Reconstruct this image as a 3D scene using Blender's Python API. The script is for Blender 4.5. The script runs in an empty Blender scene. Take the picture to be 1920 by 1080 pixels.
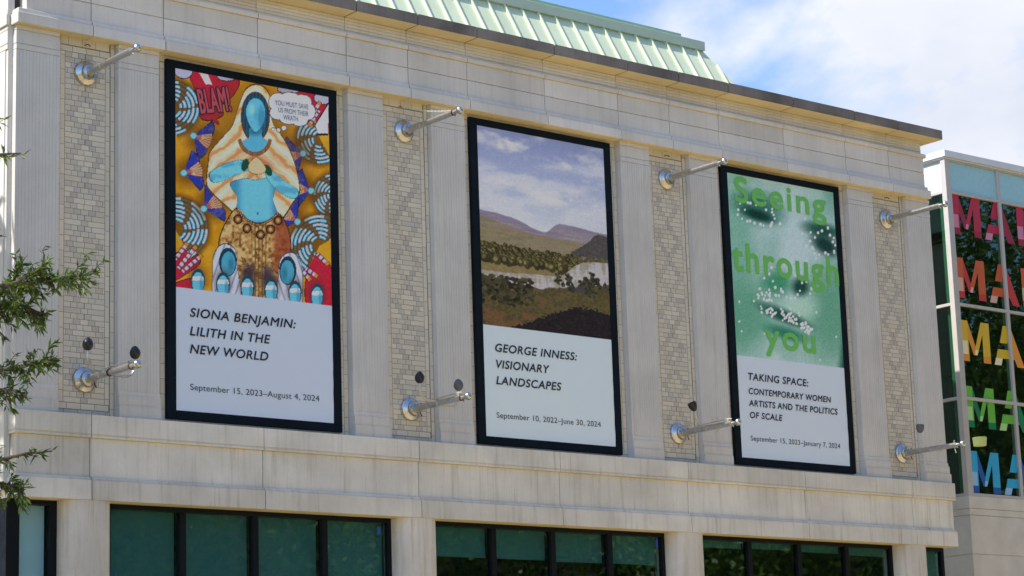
import bpy, math, random
import numpy as np
from mathutils import Matrix, Vector

random.seed(7)
rng = np.random.default_rng(11)
SC = bpy.context.scene
COL = SC.collection
R = math.radians

# ------------------------------------------------------------------ camera
F_PX, YAW, PITCH, ROLL = 4384.57, 0.6928, 0.2054, -0.0333
CAM = np.array([-19.3164, -31.9867, -5.7607])
GZ = -7.4                                              # ground level


def cam_axes():
    cy, sy, cp, sp = math.cos(YAW), math.sin(YAW), math.cos(PITCH), math.sin(PITCH)
    f = np.array([sy * cp, cy * cp, sp])
    r = np.array([cy, -sy, 0.0])
    u = np.cross(r, f)
    cr, sr = math.cos(ROLL), math.sin(ROLL)
    return cr * r + sr * u, -sr * r + cr * u, f


AX_R, AX_U, AX_F = cam_axes()
cam_data = bpy.data.cameras.new('camera')
cam_data.sensor_width = 36.0
cam_data.lens = F_PX / 1920 * 36.0
cam_data.clip_end = 3000
cam = bpy.data.objects.new('camera', cam_data)
COL.objects.link(cam)
M = Matrix.Identity(4)
for i in range(3):
    M[i][0], M[i][1], M[i][2], M[i][3] = AX_R[i], AX_U[i], -AX_F[i], CAM[i]
cam.matrix_world = M
SC.camera = cam

# ------------------------------------------------------------------ light
SUN_EL = R(50)
SUN_AZ = np.array([-math.cos(R(8)), math.sin(R(8))])    # from the left, a little behind the front wall
sd = Vector((SUN_AZ[0] * math.cos(SUN_EL), SUN_AZ[1] * math.cos(SUN_EL), math.sin(SUN_EL)))
sun = bpy.data.lights.new('sun', 'SUN')
sun.energy = 4.2
sun.angle = R(0.5)
sun.color = (1.0, 0.93, 0.82)
so = bpy.data.objects.new('sun', sun)
so.rotation_euler = sd.to_track_quat('Z', 'Y').to_euler()
so.location = (-30, 0, 40)
COL.objects.link(so)

W = bpy.data.worlds.new('World')
SC.world = W
W.use_nodes = True
wn, wl = W.node_tree.nodes, W.node_tree.links
bg = wn['Background']
sky = wn.new('ShaderNodeTexSky')
sky.sky_type = 'NISHITA'
sky.sun_disc = False
sky.sun_elevation = SUN_EL
sky.sun_rotation = math.atan2(SUN_AZ[0], SUN_AZ[1])
sky.air_density = 1.0
sky.dust_density = 0.6
sky.ozone_density = 1.2
bg.inputs['Strength'].default_value = 0.12
tc = wn.new('ShaderNodeTexCoord')
mp = wn.new('ShaderNodeMapping')
mp.inputs['Location'].default_value = (0.35, 1.1, 0.2)
mp.inputs['Scale'].default_value = (1, 1, 1.7)
wl.new(tc.outputs['Generated'], mp.inputs['Vector'])
cn = wn.new('ShaderNodeTexNoise')
cn.inputs['Scale'].default_value = 3.2
cn.inputs['Detail'].default_value = 9
cn.inputs['Roughness'].default_value = 0.55
cn.inputs['Distortion'].default_value = 0.25
wl.new(mp.outputs['Vector'], cn.inputs['Vector'])
cr_ = wn.new('ShaderNodeValToRGB')
cr_.color_ramp.elements[0].position = 0.43
cr_.color_ramp.elements[1].position = 0.58
wl.new(cn.outputs['Fac'], cr_.inputs['Fac'])
cn2 = wn.new('ShaderNodeTexNoise')
cn2.inputs['Scale'].default_value = 7
cn2.inputs['Detail'].default_value = 6
wl.new(mp.outputs['Vector'], cn2.inputs['Vector'])
cc = wn.new('ShaderNodeMix')
cc.data_type = 'RGBA'
cc.inputs['A'].default_value = (3.5, 3.8, 4.5, 1)
cc.inputs['B'].default_value = (4.75, 4.9, 5.25, 1)
cr2 = wn.new('ShaderNodeValToRGB')
cr2.color_ramp.elements[0].position = 0.36
cr2.color_ramp.elements[1].position = 0.62
wl.new(cn2.outputs['Fac'], cr2.inputs['Fac'])
wl.new(cr2.outputs['Color'], cc.inputs['Factor'])
cm = wn.new('ShaderNodeMix')
cm.data_type = 'RGBA'
def wmath(op, x, y):
    q = wn.new('ShaderNodeMath')
    q.operation = op
    for k_, v_ in enumerate((x, y)):
        if hasattr(v_, 'links'):
            wl.new(v_, q.inputs[k_])
        else:
            q.inputs[k_].default_value = v_
    return q.outputs[0]


def wdot(vec):
    dt = wn.new('ShaderNodeVectorMath')
    dt.operation = 'DOT_PRODUCT'
    dt.inputs[1].default_value = vec
    wl.new(tc.outputs['Generated'], dt.inputs[0])
    return dt.outputs['Value']


# a bank of cloud stands in the east beyond the building, the sky before the front is clear
east = wmath('MULTIPLY', wmath('SUBTRACT', wdot((0.767, -0.639, 0.0)), 0.104), 11.0)
puff = wmath('MULTIPLY', wmath('SUBTRACT', cn.outputs['Fac'], 0.47), 13.0)
cov = wmath('ADD', wmath('ADD', wmath('MINIMUM', east, 1.1), puff), 0.0)
ahead = wmath('MULTIPLY', wmath('SUBTRACT', wdot((0.62, 0.78, 0.05)), 0.15), 3.0)
covc = wn.new('ShaderNodeClamp')
wl.new(wmath('MULTIPLY', cov, 0.8), covc.inputs['Value'])
aclamp = wn.new('ShaderNodeClamp')
wl.new(ahead, aclamp.inputs['Value'])
wl.new(wmath('MULTIPLY', covc.outputs[0], aclamp.outputs[0]), cm.inputs['Factor'])

sk = wn.new('ShaderNodeMix')
sk.data_type = 'RGBA'
sk.blend_type = 'MULTIPLY'
sk.inputs['Factor'].default_value = 1.0
sk.inputs['B'].default_value = (0.90, 1.03, 1.22, 1)
wl.new(sky.outputs['Color'], sk.inputs['A'])
wl.new(sk.outputs['Result'], cm.inputs['A'])
wl.new(cc.outputs['Result'], cm.inputs['B'])
wl.new(cm.outputs['Result'], bg.inputs['Color'])

SC.view_settings.view_transform = 'Standard'
SC.view_settings.look = 'None'
SC.view_settings.gamma = 1
SC.view_settings.exposure = 0.73
SC.render.engine = 'CYCLES'
SC.cycles.max_bounces = 8
SC.cycles.transparent_max_bounces = 12


# ------------------------------------------------------------------ materials
def lin(c):
    c = np.asarray(c, float) / 255.0
    return np.where(c <= 0.04045, c / 12.92, ((c + 0.055) / 1.055) ** 2.4)


def new_mat(name):
    m = bpy.data.materials.new(name)
    m.use_nodes = True
    return m, m.node_tree.nodes, m.node_tree.links, m.node_tree.nodes['Principled BSDF']


def noise(n, l, vec, scale, detail=4, rough=0.55, stretch=None):
    t = n.new('ShaderNodeTexNoise')
    t.inputs['Scale'].default_value = scale
    t.inputs['Detail'].default_value = detail
    t.inputs['Roughness'].default_value = rough
    if stretch:
        mm = n.new('ShaderNodeMapping')
        mm.inputs['Scale'].default_value = stretch
        l.new(vec, mm.inputs['Vector'])
        vec = mm.outputs['Vector']
    l.new(vec, t.inputs['Vector'])
    return t.outputs['Fac']


def ramp(n, l, fac, stops):
    r = n.new('ShaderNodeValToRGB')
    e = r.color_ramp.elements
    while len(e) < len(stops):
        e.new(0.5)
    for i, (p, v) in enumerate(stops):
        e[i].position = p
        e[i].color = (v, v, v, 1) if not hasattr(v, '__len__') else (*v, 1)
    l.new(fac, r.inputs['Fac'])
    return r.outputs['Color']


def mixc(n, l, mode, fac, a, b):
    x = n.new('ShaderNodeMix')
    x.data_type = 'RGBA'
    x.blend_type = mode
    for nm, v in (('Factor', fac), ('A', a), ('B', b)):
        s = x.inputs[nm]
        if hasattr(v, 'links'):
            l.new(v, s)
        elif nm == 'Factor':
            s.default_value = v
        else:
            s.default_value = (*v, 1)
    return x.outputs['Result']


def bump(n, l, b, h, strength, dist=0.01):
    bp = n.new('ShaderNodeBump')
    bp.inputs['Strength'].default_value = strength
    bp.inputs['Distance'].default_value = dist
    l.new(h, bp.inputs['Height'])
    l.new(bp.outputs['Normal'], b.inputs['Normal'])


def stone(name, base, streak=0.3, blotch=0.25, stain=(0.55, 0.52, 0.5)):
    m, n, l, b = new_mat(name)
    v = n.new('ShaderNodeTexCoord').outputs['Object']
    big = ramp(n, l, noise(n, l, v, 0.9, 5), [(0.3, 1 - blotch), (0.7, 1.0 + blotch * 0.35)])
    st = ramp(n, l, noise(n, l, v, 1.0, 5, 0.65, (11, 11, 0.55)), [(0.5, (1, 1, 1)), (0.75, stain)])
    st2 = ramp(n, l, noise(n, l, v, 1.0, 3, 0.6, (38, 38, 0.9)), [(0.35, 0.97), (0.62, 1.0)])
    fine = ramp(n, l, noise(n, l, v, 75, 3, 0.7), [(0.25, 0.9), (0.75, 1.08)])
    pit = ramp(n, l, noise(n, l, v, 24, 2, 0.5), [(0.68, 1.0), (0.76, 0.8)])
    isl = ramp(n, l, n.new('ShaderNodeNewGeometry').outputs['Random Per Island'], [(0.0, (0.90, 0.895, 0.88)), (1.0, (1.04, 1.04, 1.045))])
    c = mixc(n, l, 'MULTIPLY', 1.0, base, big)
    c = mixc(n, l, 'MULTIPLY', 1.0, c, isl)
    drip = ramp(n, l, noise(n, l, v, 1.0, 6, 0.7, (5.5, 5.5, 0.35)), [(0.60, (1, 1, 1)), (0.72, (0.62, 0.58, 0.53))])
    c = mixc(n, l, 'MULTIPLY', min(1, streak * 1.3), c, drip)
    c = mixc(n, l, 'MULTIPLY', streak, c, st)
    c = mixc(n, l, 'MULTIPLY', min(1, streak * 2), c, st2)
    c = mixc(n, l, 'MULTIPLY', 1.0, c, fine)
    c = mixc(n, l, 'MULTIPLY', 0.6, c, pit)
    l.new(c, b.inputs['Base Color'])
    b.inputs['Roughness'].default_value = 0.88
    b.inputs['Specular IOR Level'].default_value = 0.25
    bump(n, l, b, noise(n, l, v, 60, 4, 0.7), 0.35, 0.006)
    return m


def plain(name, col, rough=0.5, metal=0.0, var=0.12, scale=8, spec=0.5, bmp=0.0):
    m, n, l, b = new_mat(name)
    v = n.new('ShaderNodeTexCoord').outputs['Object']
    f = ramp(n, l, noise(n, l, v, scale, 5, 0.6), [(0.3, 1 - var), (0.7, 1 + var * 0.4)])
    l.new(mixc(n, l, 'MULTIPLY', 1.0, col, f), b.inputs['Base Color'])
    rr = ramp(n, l, noise(n, l, v, scale * 2.3, 3), [(0.3, max(0, rough - 0.07)), (0.7, min(1, rough + 0.07))])
    l.new(rr, b.inputs['Roughness'])
    b.inputs['Metallic'].default_value = metal
    b.inputs['Specular IOR Level'].default_value = spec
    if bmp:
        bump(n, l, b, noise(n, l, v, scale * 3, 3), bmp, 0.01)
    return m


def attr_mat(name, rough=0.8, spec=0.3, fine=0.0, scale=60):
    m, n, l, b = new_mat(name)
    a = n.new('ShaderNodeAttribute')
    a.attribute_name = 'paint'
    c = a.outputs['Color']
    if fine:
        v = n.new('ShaderNodeTexCoord').outputs['Object']
        f = ramp(n, l, noise(n, l, v, scale, 3, 0.7), [(0.25, 1 - fine), (0.75, 1 + fine * 0.4)])
        c = mixc(n, l, 'MULTIPLY', 1.0, c, f)
        bump(n, l, b, noise(n, l, v, scale, 4, 0.7), 0.3, 0.006)
    l.new(c, b.inputs['Base Color'])
    b.inputs['Roughness'].default_value = rough
    b.inputs['Specular IOR Level'].default_value = spec
    return m


def glass(name, tint, refl=1.0, ior=0.03):
    m, n, l, b = new_mat(name)
    n.remove(b)
    out = n['Material Output']
    tr = n.new('ShaderNodeBsdfTransparent')
    tr.inputs['Color'].default_value = (*tint, 1)
    gl = n.new('ShaderNodeBsdfGlossy')
    gl.inputs['Roughness'].default_value = 0.012
    gl.inputs['Color'].default_value = (0.8 * refl, 0.95 * refl, 0.9 * refl, 1)
    v = n.new('ShaderNodeTexCoord').outputs['Object']
    bp = n.new('ShaderNodeBump')
    bp.inputs['Strength'].default_value = 0.02
    bp.inputs['Distance'].default_value = 0.01
    l.new(noise(n, l, v, 1.0, 2), bp.inputs['Height'])
    l.new(bp.outputs['Normal'], gl.inputs['Normal'])
    lw = n.new('ShaderNodeLayerWeight')
    lw.inputs['Blend'].default_value = 0.5
    pw = n.new('ShaderNodeMath')
    pw.operation = 'POWER'
    pw.inputs[1].default_value = 4.0
    l.new(lw.outputs['Facing'], pw.inputs[0])
    fr = n.new('ShaderNodeMath')
    fr.operation = 'MULTIPLY_ADD'
    fr.inputs[1].default_value = 0.9
    fr.inputs[2].default_value = ior
    l.new(pw.outputs[0], fr.inputs[0])
    mx = n.new('ShaderNodeMixShader')
    l.new(fr.outputs[0], mx.inputs['Fac'])
    l.new(tr.outputs[0], mx.inputs[1])
    l.new(gl.outputs[0], mx.inputs[2])
    l.new(mx.outputs[0], out.inputs['Surface'])
    return m


def leaf_mat(name, c0, c1):
    m, n, l, b = new_mat(name)
    a = n.new('ShaderNodeAttribute')
    a.attribute_name = 'paint'
    col = mixc(n, l, 'MIX', a.outputs['Fac'], c0, c1)
    l.new(col, b.inputs['Base Color'])
    b.inputs['Roughness'].default_value = 0.5
    t = n.new('ShaderNodeBsdfTranslucent')
    l.new(mixc(n, l, 'MULTIPLY', 1.0, col, (1.3, 1.4, 0.5)), t.inputs['Color'])
    mx = n.new('ShaderNodeMixShader')
    mx.inputs['Fac'].default_value = 0.35
    l.new(b.outputs[0], mx.inputs[1])
    l.new(t.outputs[0], mx.inputs[2])
    l.new(mx.outputs[0], n['Material Output'].inputs['Surface'])
    return m


MT = dict(
    limestone=stone('limestone', (0.74, 0.71, 0.665), 0.22, 0.14),
    ledge_stone=stone('ledge_stone', (0.75, 0.73, 0.675), 0.4, 0.2, (0.5, 0.46, 0.4)),
    pilaster_stone=stone('pilaster_stone', (0.68, 0.665, 0.64), 0.25, 0.12),
    column_stone=stone('column_stone', (0.68, 0.65, 0.60), 0.6, 0.2, (0.62, 0.52, 0.42)),
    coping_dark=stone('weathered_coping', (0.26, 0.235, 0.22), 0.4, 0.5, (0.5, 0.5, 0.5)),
    soffit_bounce_stone=stone('soffit_bounce_stone', (0.78, 0.66, 0.42), 0.15, 0.12),  # clean underside stone, warm ground bounce put into its colour
    joint=plain('dark_joint', (0.05, 0.042, 0.035), 0.95, 0, 0.2),  # dark colour of the joints, seen in the gaps between the stones
    mortar=plain('mortar', (0.32, 0.275, 0.21), 0.95, 0, 0.25, 30),
    brick=attr_mat('buff_brick', 0.88, 0.2, 0.12),
    frame=plain('black_frame', (0.005, 0.008, 0.013), 0.5, 0, 0.2, 6, 0.15),
    banner_edge=plain('banner_border', (0.006, 0.012, 0.019), 0.7, 0, 0.25, 3, 0.1, 0.15),
    print=attr_mat('printed_vinyl', 0.6, 0.08),
    ink=plain('dark_ink', (0.012, 0.018, 0.035), 0.6, 0, 0.1),
    ink_light=plain('thin_ink', (0.03, 0.04, 0.06), 0.6, 0, 0.1),
    steel=plain('brushed_steel', (0.62, 0.61, 0.60), 0.36, 1.0, 0.2, 14),
    steel_base=plain('polished_steel', (0.62, 0.62, 0.62), 0.27, 1.0, 0.22, 9),
    black=plain('black_lamp', (0.012, 0.012, 0.016), 0.35, 0, 0.2, 20),
    rust=plain('rusty_clamp', (0.08, 0.035, 0.018), 0.7, 0.3, 0.4, 30),
    white_metal=plain('pale_metal', (0.66, 0.62, 0.5), 0.4, 0.5, 0.15, 20),
    roof=plain('green_metal_roof', (0.60, 0.68, 0.49), 0.5, 0.0, 0.1, 1.3, 0.4),
    roof_dark=plain('green_metal_trim', (0.27, 0.44, 0.33), 0.5, 0.0, 0.1, 2, 0.4),
    win_glass=glass('green_tinted_glass', (0.49, 0.70, 0.72), 1.0, 0.11),
    clear_glass=glass('pale_glass', (0.80, 0.93, 0.97), 1.0),
    wing_glass=glass('wing_glass', (0.45, 0.65, 0.55), 1.0, 0.06),
    blind=plain('roller_blind', (0.6, 0.6, 0.58), 0.9, 0, 0.06, 3),
    white_blind=plain('white_blind', (0.7, 0.7, 0.7), 0.8, 0, 0.05, 2),
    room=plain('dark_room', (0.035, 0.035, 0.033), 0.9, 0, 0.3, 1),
    alu=plain('aluminium_mullion', (0.52, 0.49, 0.46), 0.5, 0.1, 0.06, 3),
    alu_white=plain('white_coping_metal', (0.72, 0.72, 0.72), 0.45, 0.1, 0.05, 2),
    spandrel=plain('frosted_teal_panel', (0.36, 0.62, 0.68), 0.35, 0, 0.1, 12, 0.5),
    spandrel_side=plain('frosted_pale_panel', (0.62, 0.70, 0.70), 0.35, 0, 0.06, 12, 0.5),
    cladding=plain('stone_cladding', (0.68, 0.65, 0.59), 0.8, 0, 0.12, 2.2, 0.3),
    ground=stone('paving', (0.56, 0.43, 0.22), 0.1, 0.3),
    bark=plain('bark', (0.09, 0.075, 0.06), 0.9, 0, 0.4, 20, 0.2, 0.6),
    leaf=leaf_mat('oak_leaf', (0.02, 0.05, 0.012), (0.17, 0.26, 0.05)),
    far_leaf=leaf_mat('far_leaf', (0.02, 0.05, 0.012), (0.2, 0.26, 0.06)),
    lampshade=plain('lampshade', (0.8, 0.6, 0.35), 0.6, 0, 0.05),
)


def flat(name, rgb, rough=0.5, k=1.0):
    if name not in MT:
        MT[name] = plain(name, tuple(float(x) * k for x in lin(rgb)), rough, 0, 0.05)
    return MT[name]


# ------------------------------------------------------------------ mesh helpers
class MB:
    def __init__(self):
        self.v, self.f, self.m, self.c = [], [], [], []

    def box(self, x0, x1, y0, y1, z0, z1, mi=0, col=None):
        b = len(self.v)
        self.v += [(x0, y0, z0), (x1, y0, z0), (x1, y1, z0), (x0, y1, z0),
                   (x0, y0, z1), (x1, y0, z1), (x1, y1, z1), (x0, y1, z1)]
        for q in ((0, 1, 5, 4), (1, 2, 6, 5), (2, 3, 7, 6), (3, 0, 4, 7), (4, 5, 6, 7), (3, 2, 1, 0)):
            self.f.append(tuple(b + i for i in q))
            self.m.append(mi)
        if col is not None:
            self.c += [col] * 8
        return self

    def poly(self, pts, mi=0):
        b = len(self.v)
        self.v += [tuple(p) for p in pts]
        self.f.append(tuple(range(b, b + len(pts))))
        self.m.append(mi)
        return self

    def prism(self, outline, z0, z1, mi=0):
        """outline: (x, y) going round counter-clockwise seen from above"""
        b, n = len(self.v), len(outline)
        self.v += [(x, y, z0) for x, y in outline] + [(x, y, z1) for x, y in outline]
        for i in range(n):
            j = (i + 1) % n
            self.f.append((b + i, b + j, b + n + j, b + n + i))
            self.m.append(mi)
        self.f += [tuple(b + n + i for i in range(n)), tuple(b + i for i in reversed(range(n)))]
        self.m += [mi, mi]
        return self

    def tube(self, pts, rad, n=12, mi=0, cap=True):
        pts = [Vector(p) for p in pts]
        rads = rad if hasattr(rad, '__len__') else [rad] * len(pts)
        b = len(self.v)
        up = Vector((0.13, 0.21, 1)).normalized()
        for i, p in enumerate(pts):
            t = (pts[min(i + 1, len(pts) - 1)] - pts[max(i - 1, 0)]).normalized()
            s = t.cross(up)
            if s.length < 0.05:
                s = t.cross(Vector((1, 0, 0)))
            s.normalize()
            w = s.cross(t)
            for k in range(n):
                a = 2 * math.pi * k / n
                self.v.append(tuple(p + (s * math.cos(a) + w * math.sin(a)) * rads[i]))
        for i in range(len(pts) - 1):
            for k in range(n):
                k2 = (k + 1) % n
                self.f.append((b + i * n + k, b + (i + 1) * n + k, b + (i + 1) * n + k2, b + i * n + k2))
                self.m.append(mi)
        if cap:
            self.f.append(tuple(b + k for k in range(n)))
            e = b + (len(pts) - 1) * n
            self.f.append(tuple(e + k for k in reversed(range(n))))
            self.m += [mi, mi]
        return self

    def lathe(self, prof, origin, axis='y', n=32, mi=0):
        """prof: (distance along the axis, radius)"""
        b = len(self.v)
        ox, oy, oz = origin
        for d, r in prof:
            for k in range(n):
                a = 2 * math.pi * k / n
                c, s = r * math.cos(a), r * math.sin(a)
                if axis == 'y':
                    self.v.append((ox + c, oy + d, oz + s))
                else:
                    self.v.append((ox + c, oy + s, oz + d))
        for i in range(len(prof) - 1):
            for k in range(n):
                k2 = (k + 1) % n
                self.f.append((b + i * n + k, b + i * n + k2, b + (i + 1) * n + k2, b + (i + 1) * n + k))
                self.m.append(mi)
        self.f.append(tuple(b + k for k in reversed(range(n))))
        e = b + (len(prof) - 1) * n
        self.f.append(tuple(e + k for k in range(n)))
        self.m += [mi, mi]
        return self

    def build(self, name, mats, parent=None, smooth=False, bevel=0.0):
        me = bpy.data.meshes.new(name)
        me.from_pydata(self.v, [], self.f)
        mats = mats if isinstance(mats, (list, tuple)) else [mats]
        for m in mats:
            me.materials.append(m)
        if len(mats) > 1:
            me.polygons.foreach_set('material_index', self.m)
        if self.c:
            at = me.attributes.new('paint', 'FLOAT_COLOR', 'POINT')
            at.data.foreach_set('color', np.array(self.c, 'f').ravel())
        if smooth:
            me.polygons.foreach_set('use_smooth', [True] * len(me.polygons))
        me.update()
        return link(name, me, parent, smooth, bevel)


def warm_under(o):  # downward faces take the stone tinted with ground bounce
    o.data.materials.append(MT['soffit_bounce_stone'])
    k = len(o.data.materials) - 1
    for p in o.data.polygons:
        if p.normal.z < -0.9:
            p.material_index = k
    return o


def base_of(parent):
    p = Vector((0, 0, 0))
    while parent is not None:
        p += parent.location
        parent = parent.parent
    return p


def link(name, me, parent=None, smooth=False, bevel=0.0):
    o = bpy.data.objects.new(name, me)
    COL.objects.link(o)
    if parent is not None:
        o.parent = parent
        o.location = -base_of(parent)
    if bevel:
        md = o.modifiers.new('bevel', 'BEVEL')
        md.width = bevel
        md.segments = 2
        md.limit_method = 'ANGLE'
        md.angle_limit = R(40)
    if smooth:
        md = o.modifiers.new('edges', 'EDGE_SPLIT')
        md.split_angle = R(38)
    return o


def thing(name, label, cat, loc=(0, 0, 0), group=None):
    o = bpy.data.objects.new(name, None)
    o.empty_display_size = 0.3
    COL.objects.link(o)
    o.location = loc
    tag(o, label, cat, group)
    return o


def tag(o, label=None, cat=None, group=None, kind=None):
    for k, v in (('label', label), ('category', cat), ('group', group), ('kind', kind)):
        if v:
            o[k] = v
    return o


_font = {}


def text_mesh(body, x0, x1, zb, cap, y, mat, parent, name='lettering', shear=0.0, offset=0.0, rot=0.0, spacing=1.0, bold=0.0):
    cu = bpy.data.curves.new('lettering', 'FONT')
    cu.size = 1
    cu.offset = offset
    cu.shear = shear
    cu.space_character = spacing
    cu.resolution_u = 6
    ob = bpy.data.objects.new('lettering', cu)
    COL.objects.link(ob)

    def mesh_of(t):
        cu.body = t
        bpy.context.view_layer.update()
        dg = bpy.context.evaluated_depsgraph_get()
        return bpy.data.meshes.new_from_object(ob.evaluated_get(dg))
    hm = mesh_of('H')
    capu = max(v.co.y for v in hm.vertices)
    bpy.data.meshes.remove(hm)
    me = mesh_of(body)
    bpy.data.objects.remove(ob)
    bpy.data.curves.remove(cu)
    n = len(me.vertices)
    co = np.empty(n * 3, 'f')
    me.vertices.foreach_get('co', co)
    co = co.reshape(-1, 3)
    s = cap / capu
    lo, hi = co[:, 0].min(), co[:, 0].max()
    sx = (x1 - x0) / (hi - lo)
    X = (co[:, 0] - lo) * sx
    Zc = co[:, 1] * s
    c, sn = math.cos(rot), math.sin(rot)
    out = np.stack([x0 + X * c - Zc * sn, np.full(n, y), zb + X * sn + Zc * c], 1).astype('f')
    me.vertices.foreach_set('co', out.ravel())
    if bold:
        b_ = bold * cap
        polys = [tuple(p.vertices) for p in me.polygons]
        vs, fs = [], []
        for i_, (dx, dz) in enumerate([(0, 0)] + [(math.cos(a_ * math.pi / 4), math.sin(a_ * math.pi / 4)) for a_ in range(8)]):
            o_ = len(vs)
            vs += [(q[0] + dx * b_, q[1] - i_ * 0.0003, q[2] + dz * b_) for q in out.tolist()]
            fs += [tuple(j + o_ for j in p) for p in polys]
        bpy.data.meshes.remove(me)
        me = bpy.data.meshes.new(name)
        me.from_pydata(vs, [], fs)
    me.name = name
    me.materials.clear()
    me.materials.append(mat)
    me.update()
    return link(name, me, parent)


def smoothstep(e0, e1, x):
    t = np.clip((x - e0) / (e1 - e0), 0, 1)
    return t * t * (3 - 2 * t)


def vnoise(x, y, seed=0):
    xi, yi = np.floor(x).astype(int), np.floor(y).astype(int)
    fx, fy = x - xi, y - yi
    fx, fy = fx * fx * (3 - 2 * fx), fy * fy * (3 - 2 * fy)

    def h(a, b):
        n = (a * 374761393 + b * 668265263 + seed * 982451653) & 0x7fffffff
        n = ((n ^ (n >> 13)) * 1274126177) & 0x7fffffff
        return ((n ^ (n >> 16)) & 0xffff) / 65535.0
    return ((h(xi, yi) * (1 - fx) + h(xi + 1, yi) * fx) * (1 - fy)
            + (h(xi, yi + 1) * (1 - fx) + h(xi + 1, yi + 1) * fx) * fy)


def fbm(x, y, seed=0, oct_=5):
    s, a, t = 0, 1.0, 0
    for o in range(oct_):
        s = s + a * vnoise(x * 2 ** o, y * 2 ** o, seed + o)
        t += a
        a *= 0.55
    return s / t


# ------------------------------------------------------------------ ground
g = MB().box(-400, 400, -400, 400, GZ - 0.5, GZ).build('ground', MT['ground'])
tag(g, 'pale paved ground in front of the building', 'ground', kind='structure')

# ------------------------------------------------------------------ main building
P, BW = 6.369, 3.416                       # bay pitch, banner width
XL, XR = -2.77, 18.91
PC = [-1.4765 + P * k for k in range(4)]   # centres of the brick panels
BC = [BW / 2 + P * k for k in range(3)]    # centres of the banner bays
YB = 13.0
bld = thing('museum_building', 'pale limestone museum building with brick panels, fluted pilasters and a green metal roof',
            'building', (8.08, 6, GZ))

JX = sorted(PC + BC + [-0.135 + P * k for k in range(3)] + [3.55 + P * k for k in range(3)])
JL = sorted(PC + BC)


def band(name, x0, x1, y0, z0, z1, joints, mat, parent, gap=0.012, mi=None, core=0.03, bevel=0.006, top_slope=0.0):
    mb = MB()
    xs = [x0] + [j for j in joints if x0 + 0.1 < j < x1 - 0.1] + [x1]
    for i in range(len(xs) - 1):
        a = xs[i] + (gap / 2 if i else 0)
        b = xs[i + 1] - (gap / 2 if i < len(xs) - 2 else 0)
        mb.box(a, b, y0, y0 + 0.6, z0, z1)
    return mb.build(name, mat, parent, bevel=bevel)


# wall core behind everything (upper storeys) and the plain side walls
core = MB()
core.box(XL + 0.02, XR - 0.05, 0.10, YB, -1.39, 7.33)
core.box(XL - 0.08, XL + 0.02, 0.045, YB, -1.30, 7.30, 1)
core.box(XL - 0.05, XL + 0.1, 0.35, YB, GZ, -1.30, 1)
core.box(XR - 0.1, XR - 0.02, 0.6, YB, GZ, 7.30, 1)
core.build('wall', [MT['joint'], MT['pilaster_stone']], bld)

# frieze, mouldings
fz = MB()
def segs(mb, x0, x1, y0, y1, z0, z1, joints, gap=0.010, mi=0):
    xs = [x0] + [j for j in joints if x0 + 0.1 < j < x1 - 0.1] + [x1]
    for i in range(len(xs) - 1):
        a = xs[i] + (gap / 2 if i else 0)
        b = xs[i + 1] - (gap / 2 if i < len(xs) - 2 else 0)
        mb.box(a, b, y0, y1, z0, z1, mi)


segs(fz, XL + 0.14, 18.755, -0.125, 0.5, 6.32, 6.628, JX, 0.015)
segs(fz, XL + 0.14, 18.755, -0.125, 0.5, 6.640, 6.965, JX, 0.015)
segs(fz, XL + 0.14, 18.745, -0.105, 0.5, 6.628, 6.640, JX)
for k in range(5):                                         # fine horizontal reeding under the coping
    z0 = 7.052 + k * 0.059
    segs(fz, XL + 0.15, 18.735, -0.095, 0.5, z0, z0 + 0.051, JX)
segs(fz, XL + 0.16, 18.72, -0.082, 0.5, 7.045, 7.346, JX)
fz.build('frieze', MT['limestone'], bld, bevel=0.005)
mo = MB()
segs(mo, XL + 0.06, 18.82, -0.16, 0.5, 6.967, 7.05, JX, 0.014)
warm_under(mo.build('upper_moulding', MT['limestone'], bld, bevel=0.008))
mo = MB()
segs(mo, XL - 0.02, 18.80, -0.168, 0.5, 6.24, 6.318, JX, 0.014)
segs(mo, XL - 0.05, 18.845, -0.21, 0.5, 6.06, 6.238, JX, 0.014)
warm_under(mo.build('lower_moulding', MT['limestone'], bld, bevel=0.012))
# mouldings returned along the left side wall
rt = MB()
rt.box(XL - 0.13, XL - 0.075, 0.02, YB, 6.06, 6.238)
rt.box(XL - 0.11, XL - 0.075, 0.03, YB, 6.24, 6.318)
rt.box(XL - 0.095, XL - 0.075, 0.05, YB, 6.32, 7.33)
for z0, z1 in ((5.99, 6.055), (5.765, 5.978), (5.672, 5.75)):
    rt.box(XL - 0.10, XL - 0.075, 0.04, YB, z0, z1)
rt.build('side_moulding', MT['limestone'], bld, bevel=0.006)

# coping
cp = MB()
cj = JX
xs = [XL - 0.27] + cj + [19.06]
for i in range(len(xs) - 1):
    a = xs[i] + (0.009 if i else 0)
    b = xs[i + 1] - (0.009 if i < len(xs) - 2 else 0)
    dz = random.uniform(-0.004, 0.004)
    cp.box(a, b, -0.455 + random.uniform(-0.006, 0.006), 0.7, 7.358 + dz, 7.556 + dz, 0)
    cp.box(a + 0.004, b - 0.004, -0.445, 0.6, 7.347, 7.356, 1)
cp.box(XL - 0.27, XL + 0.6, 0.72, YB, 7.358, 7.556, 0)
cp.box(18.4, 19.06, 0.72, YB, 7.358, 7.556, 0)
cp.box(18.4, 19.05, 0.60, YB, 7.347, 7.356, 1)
cp.build('coping', [MT['coping_dark'], MT['soffit_bounce_stone']], bld, bevel=0.008)

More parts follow.
